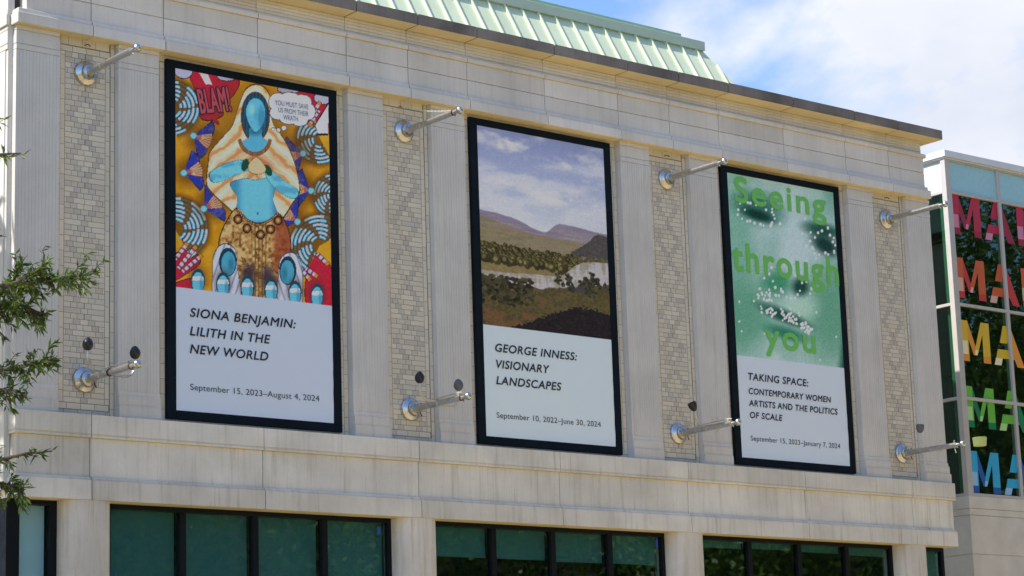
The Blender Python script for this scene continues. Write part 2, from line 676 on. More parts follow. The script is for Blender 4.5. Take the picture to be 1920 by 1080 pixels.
# ledge under the banners
lg = MB()
segs(lg, XL - 0.015, 18.965, -0.19, 0.5, -0.375, -0.07, JL, 0.012)
segs(lg, XL - 0.015, 18.965, -0.183, 0.5, -0.388, -0.374, JL, 0.012)
segs(lg, XL - 0.015, 18.965, -0.19, 0.5, -0.430, -0.389, JL, 0.012)
segs(lg, XL + 0.03, 18.90, -0.142, 0.5, -1.045, -0.431, JL, 0.012)
segs(lg, XL - 0.005, 18.90, -0.185, 0.5, -1.092, -1.046, JL, 0.014)
segs(lg, XL - 0.02, 18.91, -0.217, 0.5, -1.40, -1.093, JL, 0.014)
lg.box(XL - 0.10, XL + 0.01, 0.55, YB, -0.43, -0.07)
lg.box(XL - 0.10, XL + 0.01, 0.55, YB, -1.40, -1.05)
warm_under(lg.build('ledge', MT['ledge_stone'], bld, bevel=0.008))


# pilasters
def flute_outline(x0, x1, yf, yb):
    o = [(x0, yb), (x0, yf)]
    m, n = 0.055, 11
    w = (x1 - x0 - 2 * m) / n
    for i in range(n + 1):
        c = x0 + m + i * w
        o += [(c - 0.004, yf), (c - 0.0015, yf + 0.005), (c + 0.0015, yf + 0.005), (c + 0.004, yf)]
    o += [(x1, yf), (x1, yb)]
    return o


def pilaster(x0, x1, cl=0, cr=0):
    mb = MB()
    yf, yb = -0.07, 0.11
    mb.prism(flute_outline(x0, x1, yf, yb), 0.365, 5.66)
    for z0, z1, d in ((5.668, 5.752, 0.004), (5.766, 5.976, 0.0), (5.992, 6.058, 0.006)):
        mb.box(x0 - cl * d, x1 + cr * d, yf - d, yb, z0, z1)
    mb.box(x0 + 0.008, x1 - 0.008, yf + 0.012, yb, 5.655, 6.058)
    for z0, z1, d in ((0.295, 0.364, 0.012), (0.135, 0.294, 0.03), (-0.072, 0.134, 0.048)):
        mb.box(x0 - cl * d, x1 + cr * d, yf - d, yb, z0, z1)
    return mb.build('pilaster', MT['pilaster_stone'], bld, bevel=0.004)


for c in PC:
    a0, a1 = c - 1.29, c - 0.535
    b0, b1 = c + 0.535, c + 1.29
    pilaster(XL if c < -1 else a0, a1)
    pilaster(b0, XR if c > 17 else b1, 0, 1 if c > 17 else 0)
# side pilaster return on the left wall
mb = MB()
for y0, y1 in ((0.11, 0.92), (1.9, 2.7), (4.2, 5.0)):
    mb.box(XL - 0.10, XL - 0.075, y0, y1, -0.07, 5.66)
mb.build('side_pilaster', MT['pilaster_stone'], bld)


# brickwork
def brick_col(dark=0.0):
    t = random.random()
    b = np.array([0.69, 0.64, 0.535]) * (1 - dark) + np.array([0.52, 0.485, 0.435]) * dark
    b = b * (0.92 + 0.14 * t)
    b = b + np.array([0.012, 0.0, -0.012]) * random.uniform(-1, 1)
    return (*b, 1)


GAP = 0.009


def soldier_col(mb, xc, w, z0, z1, y, h=0.247, off=0.0):
    z = z0 - off
    while z < z1:
        a, b = max(z, z0), min(z + h, z1)
        if b - a > 0.03:
            mb.box(xc - w / 2 + GAP / 2, xc + w / 2 - GAP / 2, y, y + 0.05, a + GAP / 2, b - GAP / 2, 0, brick_col())
        z += h


def course(mb, x0, x1, z0, z1, y, ln=0.247, off=0.0, tone=0.0):
    x = x0 - off
    while x < x1:
        a, b = max(x, x0), min(x + ln, x1)
        if b - a > 0.03:
            mb.box(a + GAP / 2, b - GAP / 2, y, y + 0.05, z0 + GAP / 2, z1 - GAP / 2, 0, brick_col(tone))
        x += ln


def panel(c, idx):
    t = MB()
    yw = 0.045                                      # outer brick border
    zt, zb = 5.93, 0.03
    for s in (-1, 1):
        soldier_col(t, c + s * 0.489, 0.075, -0.07, 6.06, yw, off=0.1 if s > 0 else 0.02)
    course(t, c - 0.45, c + 0.45, zt, zt + 0.135, yw, off=0.11)
    course(t, c - 0.45, c + 0.45, -0.075, zb, yw, off=0.16, tone=0.9)
    yi = 0.060                                      # panel sits back a little
    x0, x1 = c - 0.45, c + 0.45
    course(t, x0, x1, zt - 0.105, zt - 0.006, yi, off=0.03)
    course(t, x0, x1, zb + 0.006, zb + 0.105, yi, off=0.1)
    zi0, zi1 = zb + 0.108, zt - 0.108
    for s in (-1, 1):
        soldier_col(t, c + s * 0.408, 0.084, zi0, zi1, yi, off=0.15 if s > 0 else 0.06)
    fx0, fx1 = c - 0.364, c + 0.364
    n = 64
    ch = (zi1 - zi0) / n
    half, unit = 0.121, 0.242
    for r in range(n):
        z0 = zi0 + r * ch
        u = (r + idx * 3) % 8
        xd = 0.066 * (4 - abs(u - 4))               # the diaper: dark headers stepping out and back
        cuts = [(-xd, 1), (xd, 1)] if xd > 0.05 else [(0.0, 1)]
        pieces, x = [], fx0
        for dx, _ in cuts:
            a, b = c + dx - half / 2, c + dx + half / 2
            rest = a - x
            k = max(1, round(rest / unit)) if rest > 0.02 else 0
            off = 0.5 * unit if (r % 2 and rest > 0.2) else 0
            if k and off:
                pieces.append((x, x + off, 0))
                x += off
                rest = a - x
                k = max(1, round(rest / unit))
            for q in range(k):
                pieces.append((x + rest * q / k, x + rest * (q + 1) / k, 0))
            pieces.append((max(a, x), b, 1))
            x = b
        rest = fx1 - x
        k = max(1, round(rest / unit)) if rest > 0.02 else 0
        for q in range(k):
            pieces.append((x + rest * q / k, x + rest * (q + 1) / k, 0))
        for a, b, dk in pieces:
            if b - a < 0.025:
                continue
            dark = random.uniform(0.45, 1.0) if dk else (random.uniform(0.4, 0.8) if random.random() < 0.10 else random.uniform(0, 0.22))
            t.box(a + GAP / 2, b - GAP / 2, yi + random.uniform(0, 0.002), yi + 0.05, z0 + GAP / 2, z0 + ch - GAP / 2, 0, brick_col(dark))
    # mortar backing
    t.box(c - 0.54, c - 0.4515, yw + 0.006, 0.105, -0.08, 6.07, 1, (0, 0, 0, 1))
    t.box(c + 0.4515, c + 0.54, yw + 0.006, 0.105, -0.08, 6.07, 1, (0, 0, 0, 1))
    t.box(c - 0.4515, c + 0.4515, yw + 0.008, 0.105, zt, 6.07, 1, (0, 0, 0, 1))
    t.box(c - 0.4515, c + 0.4515, yw + 0.008, 0.105, -0.08, zb, 1, (0, 0, 0, 1))
    t.box(c - 0.4505, c + 0.4505, yi + 0.006, 0.104, zb + 0.001, zt - 0.001, 1, (0, 0, 0, 1))
    return t.build('brick_panel', [MT['brick'], MT['mortar']], bld)


for i, c in enumerate(PC):
    panel(c, i)
for k in range(3):                                   # brick margin round each banner
    x0, x1 = k * P - 0.185, k * P + BW + 0.185
    t = MB()
    y = 0.075
    for xc, off in ((x0 + 0.045, 0.1), (x0 + 0.137, 0.02), (x1 - 0.045, 0.15), (x1 - 0.137, 0.04)):
        soldier_col(t, xc, 0.090, -0.07, 5.945, y, off=off)
    course(t, x0, x1, 5.955, 6.07, y, 0.247, 0.05)
    course(t, x0 + 0.18, x1 - 0.18, -0.07, 0.03, y, 0.247, 0.12, 0.8)
    t.box(x0, x1, y + 0.006, y + 0.05, -0.08, 6.08, 1, (0, 0, 0, 1))
    t.build('brick_margin', [MT['brick'], MT['mortar']], bld)


# columns of the ground floor (rounded)
def rounded(c, hw, yf, yb, r, n=10):
    o = [(c - hw, yb)]
    for i in range(n + 1):
        a = math.pi + i / n * math.pi / 2
        o.append((c - hw + r + r * math.cos(a), yf + r + r * math.sin(a)))
    for i in range(n + 1):
        a = 1.5 * math.pi + i / n * math.pi / 2
        o.append((c + hw - r + r * math.cos(a), yf + r + r * math.sin(a)))
    o.append((c + hw, yb))
    return o


for c in PC:
    MB().prism(rounded(c, 0.43, -0.20, 0.4, 0.27), GZ, -1.402).build('column', MT['column_stone'], bld, smooth=True)

# ground floor windows
ZT, ZS = -1.405, -5.6
WY = 0.10
sill = MB()
sill.box(XL + 0.05, XR - 0.05, 0.08, 0.5, GZ, ZS - 0.07)
sill.build('base_wall', MT['ledge_stone'], bld)


def window(x0, x1, mulls, blind_z, mat_glass=None, blind_mat='blind', fw=0.075, y=WY):
    f = MB()
    f.box(x0, x1, y, y + 0.12, ZT - 0.075, ZT)
    f.box(x0, x1, y, y + 0.12, ZS - 0.07, ZS)
    xs = [x0] + mulls + [x1]
    f.box(x0, x0 + fw, y, y + 0.12, ZS, ZT - 0.075)
    f.box(x1 - fw, x1, y, y + 0.12, ZS, ZT - 0.075)
    for mx in mulls:
        f.box(mx - 0.055, mx + 0.055, y - 0.012, y + 0.12, ZS, ZT - 0.075)
    fo = f.build('window_frame', MT['frame'], bld, bevel=0.004)
    for i in range(len(xs) - 1):
        a = xs[i] + (0.055 if i else fw)
        b = xs[i + 1] - (0.055 if i < len(xs) - 2 else fw)
        g_ = MB().box(a, b, y + 0.05, y + 0.056, ZS, ZT - 0.075)
        g_.build('pane', mat_glass or MT['win_glass'], fo)
        bz = blind_z[i]
        if bz is not None:
            bb = MB()
            bb.box(a + 0.015, b - 0.015, y + 0.16, y + 0.164, bz, ZT + 0.02)
            bb.tube([(a + 0.015, y + 0.162, bz), (b - 0.015, y + 0.162, bz)], 0.012, 8)
            bb.build('blind', MT[blind_mat], fo)
    return fo


window(-1.0465, 4.4625, [0.335, 1.708, 3.08], [-5.5] * 4)
window(5.3225, 10.8315, [6.70, 8.077, 9.45], [-1.98, -1.98, -1.99, -1.985])
window(11.6915, 17.2005, [13.07, 14.446, 15.82], [-1.60, -1.585, -1.60, -1.62])
window(-2.66, -1.9065, [], [-5.5], MT['clear_glass'], 'white_blind', 0.12)
window(18.0605, 18.80, [], [-5.5], None, 'white_blind')
for x, z, w, h, nm in ((4.20, -1.68, 0.07, 0.13, 'blue_tape'), (10.64, -1.66, 0.06, 0.13, 'blue_tape'), (5.55, -1.955, 0.27, 0.03, 'pale_tape'), (8.27, -1.965, 0.25, 0.03, 'pale_tape')):
    yy_ = WY + 0.046 if nm == 'blue_tape' else WY + 0.145
    MB().box(x, x + w, yy_ - 0.002, yy_, z, z + h).build('sticker', flat(nm, (30, 80, 190) if nm == 'blue_tape' else (190, 220, 225)), bld)
# corner post and dark side window on the left return
cpst = MB()
cpst.box(XL - 0.02, -2.66, 0.05, 0.35, GZ, ZT)
cpst.build('corner_post', MT['frame'], bld)
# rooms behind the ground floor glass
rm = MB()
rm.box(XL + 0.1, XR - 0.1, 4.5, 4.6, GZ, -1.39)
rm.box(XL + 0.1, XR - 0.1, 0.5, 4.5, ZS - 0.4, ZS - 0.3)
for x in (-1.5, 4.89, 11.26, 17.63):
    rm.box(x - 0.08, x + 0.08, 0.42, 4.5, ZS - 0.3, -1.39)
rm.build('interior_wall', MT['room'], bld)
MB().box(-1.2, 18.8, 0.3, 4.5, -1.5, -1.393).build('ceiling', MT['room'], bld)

# ---- roof
EX0, EX1, EY, EZ = -0.76, 16.92, 1.93, 7.45
RH, RI = 2.42, 1.40
rf = thing
mb = MB()
TX0, TX1, TY, TZ = EX0 + RI, EX1 - RI, EY + RI, EZ + RH
EYB, TYB = 12.5, 11.1
mb.poly([(EX0, EY, EZ), (EX1, EY, EZ), (TX1, TY, TZ), (TX0, TY, TZ)])
mb.poly([(EX1, EY, EZ), (EX1, EYB, EZ), (TX1, TYB, TZ), (TX1, TY, TZ)])
mb.poly([(EX0, EYB, EZ), (EX0, EY, EZ), (TX0, TY, TZ), (TX0, TYB, TZ)])
mb.poly([(EX1, EYB, EZ), (EX0, EYB, EZ), (TX0, TYB, TZ), (TX1, TYB, TZ)])
mb.poly([(TX0, TY, TZ), (TX1, TY, TZ), (TX1, TYB, TZ), (TX0, TYB, TZ)])
nrm = Vector((0, -RH, RI)).normalized()
x = EX0 + 0.3
while x < EX1 - 0.1:
    hi = 1.0
    if x < TX0:
        hi = (x - EX0) / RI
    if x > TX1:
        hi = (EX1 - x) / RI
    a = Vector((x, EY, EZ))
    b = Vector((x, EY + RI * hi, EZ + RH * hi))
    o = nrm * 0.055
    w = Vector((0.016, 0, 0))
    i0 = len(mb.v)
    for p in (a, b):
        mb.v += [tuple(p - w), tuple(p + w), tuple(p + w + o), tuple(p - w + o)]
    for q in ((0, 1, 5, 4), (1, 2, 6, 5), (2, 3, 7, 6), (3, 0, 4, 7), (0, 3, 2, 1), (4, 5, 6, 7)):
        mb.f.append(tuple(i0 + k for k in q))
        mb.m.append(0)
    x += 0.452
roof = mb.build('roof', MT['roof'], bld)
tr = MB()
tr.box(TX0 - 0.10, TX1 + 0.10, TY - 0.16, TY + 0.12, TZ - 0.16, TZ + 0.05)
tr.box(TX1 - 0.12, TX1 + 0.10, TY + 0.13, TYB, TZ - 0.16, TZ + 0.05)
tr.build('roof_trim', MT['roof'], roof, bevel=0.01)
hp = MB()
hp.tube([(EX1, EY, EZ), (TX1, TY, TZ - 0.1)], 0.05, 6)
hp.build('hip_cap', MT['roof'], roof)
rb = MB()
rb.box(TX0, TX1 - 0.12, TY + 0.35, TYB, TZ + 0.02, TZ + 0.33)
rb.box(TX0, 10.62, TY + 0.30, TYB - 0.5, TZ + 0.02, TZ + 0.60)
rb.build('roof_upstand', MT['roof_dark'], roof)

# ------------------------------------------------------------------ banners
WHITE = np.array([0.70, 0.72, 0.76])


def paint_photo(rgb):
    """print colour as seen beside the white of the same sheet -> surface colour"""
    return np.clip(lin(rgb) / lin((172, 176, 186)) * 0.72, 0.004, 0.9)


def inside(px, py, poly):
    r = np.zeros(px.shape, bool)
    n = len(poly)
    for i in range(n):
        x0, y0 = poly[i]
        x1, y1 = poly[(i + 1) % n]
        if y0 == y1:
            continue
        c = ((y0 > py) != (y1 > py)) & (px < (x1 - x0) * (py - y0) / (y1 - y0) + x0)
        r ^= c
    return r


class Canvas:
    def __init__(self, quad, shape_uv):
        self.q = quad
        u, v = shape_uv
        (ax, ay), (bx, by), (cx, cy), (dx, dy) = quad         # TL TR BL BR
        self.x = (ax * (1 - u) + bx * u) * (1 - v) + (cx * (1 - u) + dx * u) * v
        self.y = (ay * (1 - u) + by * u) * (1 - v) + (cy * (1 - u) + dy * u) * v
        self.c = np.zeros(u.shape + (3,))

    def fill(self, rgb):
        self.c[:] = rgb

    def put(self, mask, rgb, a=1.0):
        m = (mask.astype(float) * a)[..., None]
        self.c = self.c * (1 - m) + np.asarray(rgb, float) * m

    def ell(self, cx, cy, rx, ry, ang=0.0):
        ca, sa = math.cos(ang), math.sin(ang)
        X, Y = self.x - cx, self.y - cy
        return ((X * ca + Y * sa) / rx) ** 2 + ((-X * sa + Y * ca) / ry) ** 2

    def disc(self, cx, cy, rx, ry, rgb, ang=0.0, a=1.0):
        self.put(self.ell(cx, cy, rx, ry, ang) < 1, rgb, a)

    def soft(self, cx, cy, rx, ry, rgb, a=1.0, ang=0.0, p=1.0):
        d = np.sqrt(self.ell(cx, cy, rx, ry, ang))
        self.put(smoothstep(1.25, 0.25, d) ** p, rgb, a)

    def poly(self, pts, rgb, a=1.0):
        self.put(inside(self.x, self.y, pts), rgb, a)


def smooth_poly(pts, n=6):
    out = []
    m = len(pts)
    for i in range(m):
        p0, p1, p2, p3 = (np.array(pts[(i + k - 1) % m], float) for k in range(4))
        for t in np.linspace(0, 1, n, endpoint=False):
            out.append(tuple(0.5 * (2 * p1 + (p2 - p0) * t + (2 * p0 - 5 * p1 + 4 * p2 - p3) * t * t + (3 * p1 - p0 - 3 * p2 + p3) * t ** 3)))
    return out


def art_figure(u, v):
    """generic draped figure between arcs and fans on ochre"""
    K = Canvas(((40, 62), (697, 183), (45, 980), (710, 1060)), (u, v))
    x, y = K.x, K.y
    n1, n2 = fbm(x / 60, y / 60, 1), fbm(x / 14, y / 14, 5)
    K.c[:] = np.array((190, 138, 34.)) + ((n1 - 0.5) * 46)[..., None]
    red, blk = (172, 36, 60), (40, 28, 46)

    def blob(pts, rgb, line=3.0, lc=(52, 32, 26)):
        sp = smooth_poly(pts)
        cx, cy = np.mean(sp, 0)
        r = np.mean([math.hypot(a - cx, b - cy) for a, b in sp])
        if line:
            K.poly([(cx + (a - cx) * (1 + line / r), cy + (b - cy) * (1 + line / r)) for a, b in sp], lc)
        m = inside(x, y, sp)
        K.put(m, rgb)
        return m
    for pg in ([(90, 55), (200, 80), (300, 110), (280, 175), (235, 215), (235, 262), (160, 282), (128, 225), (120, 150)],
               [(430, 120), (700, 170), (705, 330), (640, 290), (590, 190), (500, 150)],
               [(596, 1052), (604, 880), (650, 850), (715, 930), (725, 1080)],
               [(30, 950), (40, 850), (110, 835), (142, 880), (90, 925)], [(40, 970), (110, 950), (100, 1010), (40, 1000)]):
        blob(pg, red, 5, blk)
    for cx, cy, rx, ry in ((75, 72, 36, 34), (255, 96, 40, 18), (520, 150, 50, 16), (670, 186, 40, 26)):
        K.disc(cx, cy, rx + 4, ry + 4, blk)
        K.disc(cx, cy, rx, ry, (166, 170, 214))
    K.poly([(138, 80), (175, 88), (192, 132), (165, 130)], (190, 195, 220))
    K.poly([(697, 198), (598, 347), (690, 347)], blk)
    K.poly([(693, 213), (612, 338), (690, 338)], (198, 206, 222))

    def arcs(cx, cy, r0, n, w, a0, a1):
        d = np.hypot(x - cx, y - cy)
        an = np.degrees(np.arctan2(y - cy, x - cx)) % 360
        on = ((an - a0) % 360) < ((a1 - a0) % 360)
        K.put(smoothstep(r0 + n * w + 26, r0 + n * w - 4, d) * on, (84, 54, 22), 0.7)
        for i in range(n):
            lo = r0 + i * w
            m = on & (d > lo) & (d < lo + w)
            t = np.clip((d - lo) / w, 0, 1)
            K.put(m, (30, 44, 66))
            K.put(m & (t > 0.14) & (t < 0.86), (88, 166, 204) if i % 2 == 0 else (150, 158, 176))
            K.put(m & (t > 0.4) & (t < 0.62), (176, 208, 226))
            K.put(m & (np.floor((an + 7 * i) / 21) % 3 == 0), (92, 66, 32), 0.85)
    arcs(22, 232, 34, 5, 17, 262, 78)
    arcs(42, 742, 34, 6, 17, 268, 62)
    arcs(655, 362, 26, 5, 16, 60, 250)
    arcs(715, 600, 18, 5, 15, 90, 270)
    arcs(650, 812, 30, 6, 17, 118, 332)
    for ax, ay, bx, by in ((55, 905, 128, 812), (42, 868, 92, 800), (72, 918, 150, 850), (556, 890, 610, 955), (590, 905, 642, 940), (650, 240, 606, 305),
                           (640, 845, 690, 890), (620, 260, 655, 205)):
        dx, dy = bx - ax, by - ay
        L = math.hypot(dx, dy)
        s = ((x - ax) * dx + (y - ay) * dy) / L
        t = ((x - ax) * -dy + (y - ay) * dx) / L
        K.put((s > -2) & (s < L + 2) & (np.abs(t) < 10), (48, 36, 56))
        K.put((s > 0) & (s < L) & (np.abs(t) < 7.5), (178, 176, 200))
        K.put((s > 0) & (s < L) & (np.abs(t) < 7.5) & (np.abs(s % 22 - 11) < 4), (140, 62, 88))
        K.put((s > L - 15) & (s < L) & (np.abs(t) < 8), (208, 124, 40))
    for cx, cy, ang in ((150, 362, 20), (112, 500, -12), (190, 640, -28), (545, 432, 165), (578, 575, 188), (525, 690, 215)):
        K.soft(cx, cy, 84, 80, (92, 58, 20), 0.75)
        ca, sa = math.cos(R(ang)), math.sin(R(ang))
        X, Y = (x - cx) * ca + (y - cy) * sa, -(x - cx) * sa + (y - cy) * ca
        rr = np.hypot(X, Y)
        th = np.degrees(np.arctan2(Y, X + 34))
        rad = np.hypot(X + 34, Y)
        petal = (np.abs(th) < 62) & (rad < 84 - 16 * np.cos(np.radians(th * 3)))
        K.put(petal & (rad > 0), (24, 30, 84))
        K.put((np.abs(th) < 58) & (rad < 79 - 16 * np.cos(np.radians(th * 3))), (38, 54, 164))
        K.put(petal & (n2 > 0.6), (74, 92, 190), 0.6)
        fan = (np.abs(th) < 27) & (rad < 74)
        K.put(fan, (196, 170, 140))
        K.put(fan & (np.abs((th + 60) % 9 - 4.5) < 1.3), (146, 44, 52))
        K.put(fan & (rad < 30), (150, 60, 60), 0.6)
        K.disc(cx - 36 * ca, cy - 36 * sa, 15, 15, (60, 110, 140))
        K.disc(cx - 36 * ca, cy - 36 * sa, 12, 12, (118, 188, 214))
    # draped figure
    K.soft(372, 420, 250, 360, (98, 62, 22), 0.65)
    drape = [(316, 190), (336, 150), (376, 132), (418, 150), (440, 200), (446, 290), (486, 350), (520, 410), (548, 490), (562, 580),
             (532, 630), (490, 690), (460, 690), (300, 672), (250, 640), (196, 590), (172, 550), (178, 470), (186, 420), (228, 366), (276, 310), (296, 250)]
    m = blob(drape, (214, 188, 158), 5, (84, 46, 22))
    flow = (x - 372) * np.where(x < 372, 0.62, -0.62) + y * 0.72 + 46 * (n1 - 0.5)
    fold = np.sin(flow / 9.5)
    K.put(m * smoothstep(0.35, 1.0, fold), (188, 118, 62), 0.75)
    K.put(m * smoothstep(-0.5, -1.0, fold), (232, 220, 204), 0.8)
    K.soft(372, 470, 150, 70, (150, 92, 52), 0.35)
    # hair, plain oval, neck, collar
    K.disc(374, 268, 62, 108, (92, 56, 34))
    K.disc(374, 264, 57, 100, (30, 62, 84))
    K.put((K.ell(374, 264, 57, 100) < 1) & (np.sin((x - 374) * 0.42 + (y / 30)) > 0.3), (48, 90, 114), 0.7)
    blob([(350, 318), (398, 318), (404, 356), (436, 384), (372, 430), (312, 384), (346, 356)], (84, 162, 198), 2)
    K.soft(372, 330, 40, 22, (40, 100, 136), 0.8)
    blob([(374, 188), (404, 206), (416, 250), (404, 300), (376, 332), (350, 302), (334, 250), (346, 206)], (94, 174, 208), 2, (30, 70, 96))
    K.soft(400, 272, 22, 60, (52, 120, 160), 0.7)
    K.soft(360, 238, 20, 30, (140, 204, 226), 0.7)
    K.soft(374, 256, 9, 36, (64, 134, 172), 0.4)
    d = K.ell(372, 352, 66, 74)
    K.put((np.abs(d - 1) < 0.24) & (y > 362), (104, 66, 42))
    K.put((np.abs(d - 1) < 0.24) & (y > 362) & (np.sin(x * 0.9) > 0.2), (164, 126, 84), 0.7)
    # torso and two plain sleeves
    t = blob([(268, 552), (330, 530), (372, 536), (430, 528), (460, 556), (448, 620), (470, 686), (430, 712), (372, 722), (320, 700), (292, 668), (300, 610)],
             (100, 180, 212), 2.5, (36, 76, 100))
    K.put(t * smoothstep(330, 285, x), (48, 118, 160), 0.75)
    K.put(t * smoothstep(425, 465, x), (48, 118, 160), 0.75)
    K.put(t * smoothstep(690, 730, y), (48, 118, 160), 0.6)
    K.disc(384, 676, 4, 6, (40, 96, 130))
    s1 = blob([(184, 508), (240, 470), (310, 452), (338, 466), (340, 492), (290, 516), (232, 540), (196, 544)], (104, 184, 214), 3, (36, 76, 100))
    s2 = blob([(420, 488), (448, 500), (500, 540), (548, 570), (556, 600), (528, 612), (470, 580), (424, 528)], (104, 184, 214), 3, (36, 76, 100))
    K.put((s1 | s2) * smoothstep(0.5, 0.75, n1 + 0.2 * np.sin(y / 9)), (58, 128, 168), 0.5)
    K.disc(330, 472, 15, 27, (24, 74, 58), 0.3)
    K.disc(428, 494, 15, 27, (24, 74, 58), -0.5)
    blob([(346, 470), (378, 440), (412, 474), (414, 500), (384, 510), (350, 500)], (206, 176, 140), 2.5, (84, 46, 22))
    # patterned skirt
    sk = blob([(296, 656), (340, 700), (384, 716), (430, 704), (468, 676), (508, 730), (524, 810), (510, 900), (470, 970), (410, 1030),
               (350, 1020), (300, 980), (240, 900), (222, 810), (244, 730)], (166, 130, 82), 5, (62, 40, 24))
    K.put(sk * smoothstep(0.52, 0.62, n2), (200, 172, 122), 0.85)
    K.put(sk * smoothstep(0.42, 0.34, n2), (104, 66, 36), 0.85)
    K.put(sk * smoothstep(432, 470, x) * smoothstep(0.35, 0.55, n1), (132, 58, 38), 0.7)
    K.put(sk * (np.abs(x - 392) < 34) * (np.abs((x - 380) % 15 - 7.5) < 2.4), (96, 72, 40), 0.8)
    K.put(sk * (np.abs(np.sin(x / 13 + 2.2 * n1 * 6) * 26 + 880 - y + (x - 300) * 0.4) < 3), (70, 46, 28), 0.8)
    for q in np.linspace(0, 1, 26):
        K.disc(296 + 172 * q, 662 + 52 * math.sin(math.pi * q) + 16 * q, 6, 6, (74, 46, 32))
        K.disc(296 + 172 * q, 662 + 52 * math.sin(math.pi * q) + 16 * q, 3, 3, (176, 134, 86))
    for cx, cy in ((300, 700), (338, 738), (395, 764), (438, 742), (470, 705)):
        K.disc(cx, cy, 20, 21, (58, 38, 28))
        K.disc(cx, cy, 13, 14, (122, 86, 56))
        K.disc(cx, cy, 7, 8, (186, 150, 100))
    K.soft(345, 930, 36, 60, (58, 48, 66), 0.85)
    K.soft(425, 940, 36, 60, (58, 48, 66), 0.85)
    # pale hooded shapes and small ovals along the lower edge
    for cx, cy, s in ((250, 880, 1), (520, 916, -1)):
        h = blob([(cx - 8 * s, cy - 76), (cx + 38 * s, cy - 50), (cx + 48 * s, cy + 30), (cx + 56 * s, cy + 150), (cx - 44 * s, cy + 150),
                  (cx - 54 * s, cy + 30), (cx - 46 * s, cy - 40)], (184, 190, 214), 4, (52, 50, 76))
        K.put(h * smoothstep(0.4, 1, np.sin((x * s + y * 0.35) / 4.6)), (112, 128, 162), 0.8)
        K.disc(cx + 8 * s, cy - 2, 37, 60, (24, 56, 78))
        K.disc(cx + 10 * s, cy + 4, 29, 49, (72, 150, 184))
        K.soft(cx + 22 * s, cy + 10, 16, 40, (40, 104, 140), 0.7)
    for cx, cy in ((135, 958), (238, 972), (340, 984), (440, 996), (543, 1008), (640, 1020)):
        K.soft(cx, cy - 10, 44, 66, (60, 46, 40), 0.6)
        K.disc(cx, cy - 2, 29, 50, (36, 62, 84))
        K.disc(cx, cy + 6, 23, 44, (92, 172, 206))
        K.put((K.ell(cx, cy + 6, 25, 46) < 1) & (np.abs(y - cy + 12) < 9), (196, 206, 218))
        K.soft(cx + 14, cy + 10, 9, 40, (50, 116, 152), 0.6)
    # white speech cloud
    cloud = ((470, 205, 38, 38), (520, 195, 46, 32), (575, 205, 42, 32), (605, 245, 28, 34), (470, 250, 34, 28), (520, 270, 44, 28),
             (565, 280, 36, 26), (532, 238, 78, 50))
    for cx, cy, rx, ry in cloud:
        K.disc(cx, cy, rx + 3, ry + 3, (54, 44, 60))
    for cx, cy, rx, ry in cloud:
        K.disc(cx, cy, rx, ry, (204, 210, 224))
    for cx, cy, r in ((496, 315, 10), (473, 324, 8), (450, 320, 6)):
        K.disc(cx, cy, r + 2, r + 2, (54, 44, 60))
        K.disc(cx, cy, r, r, (204, 210, 224))
    K.disc(210, 290, 18, 9, (140, 46, 38), 0.8)
    return paint_photo(K.c + ((fbm(x / 4, y / 4, 9, 3) - 0.5) * 22)[..., None])


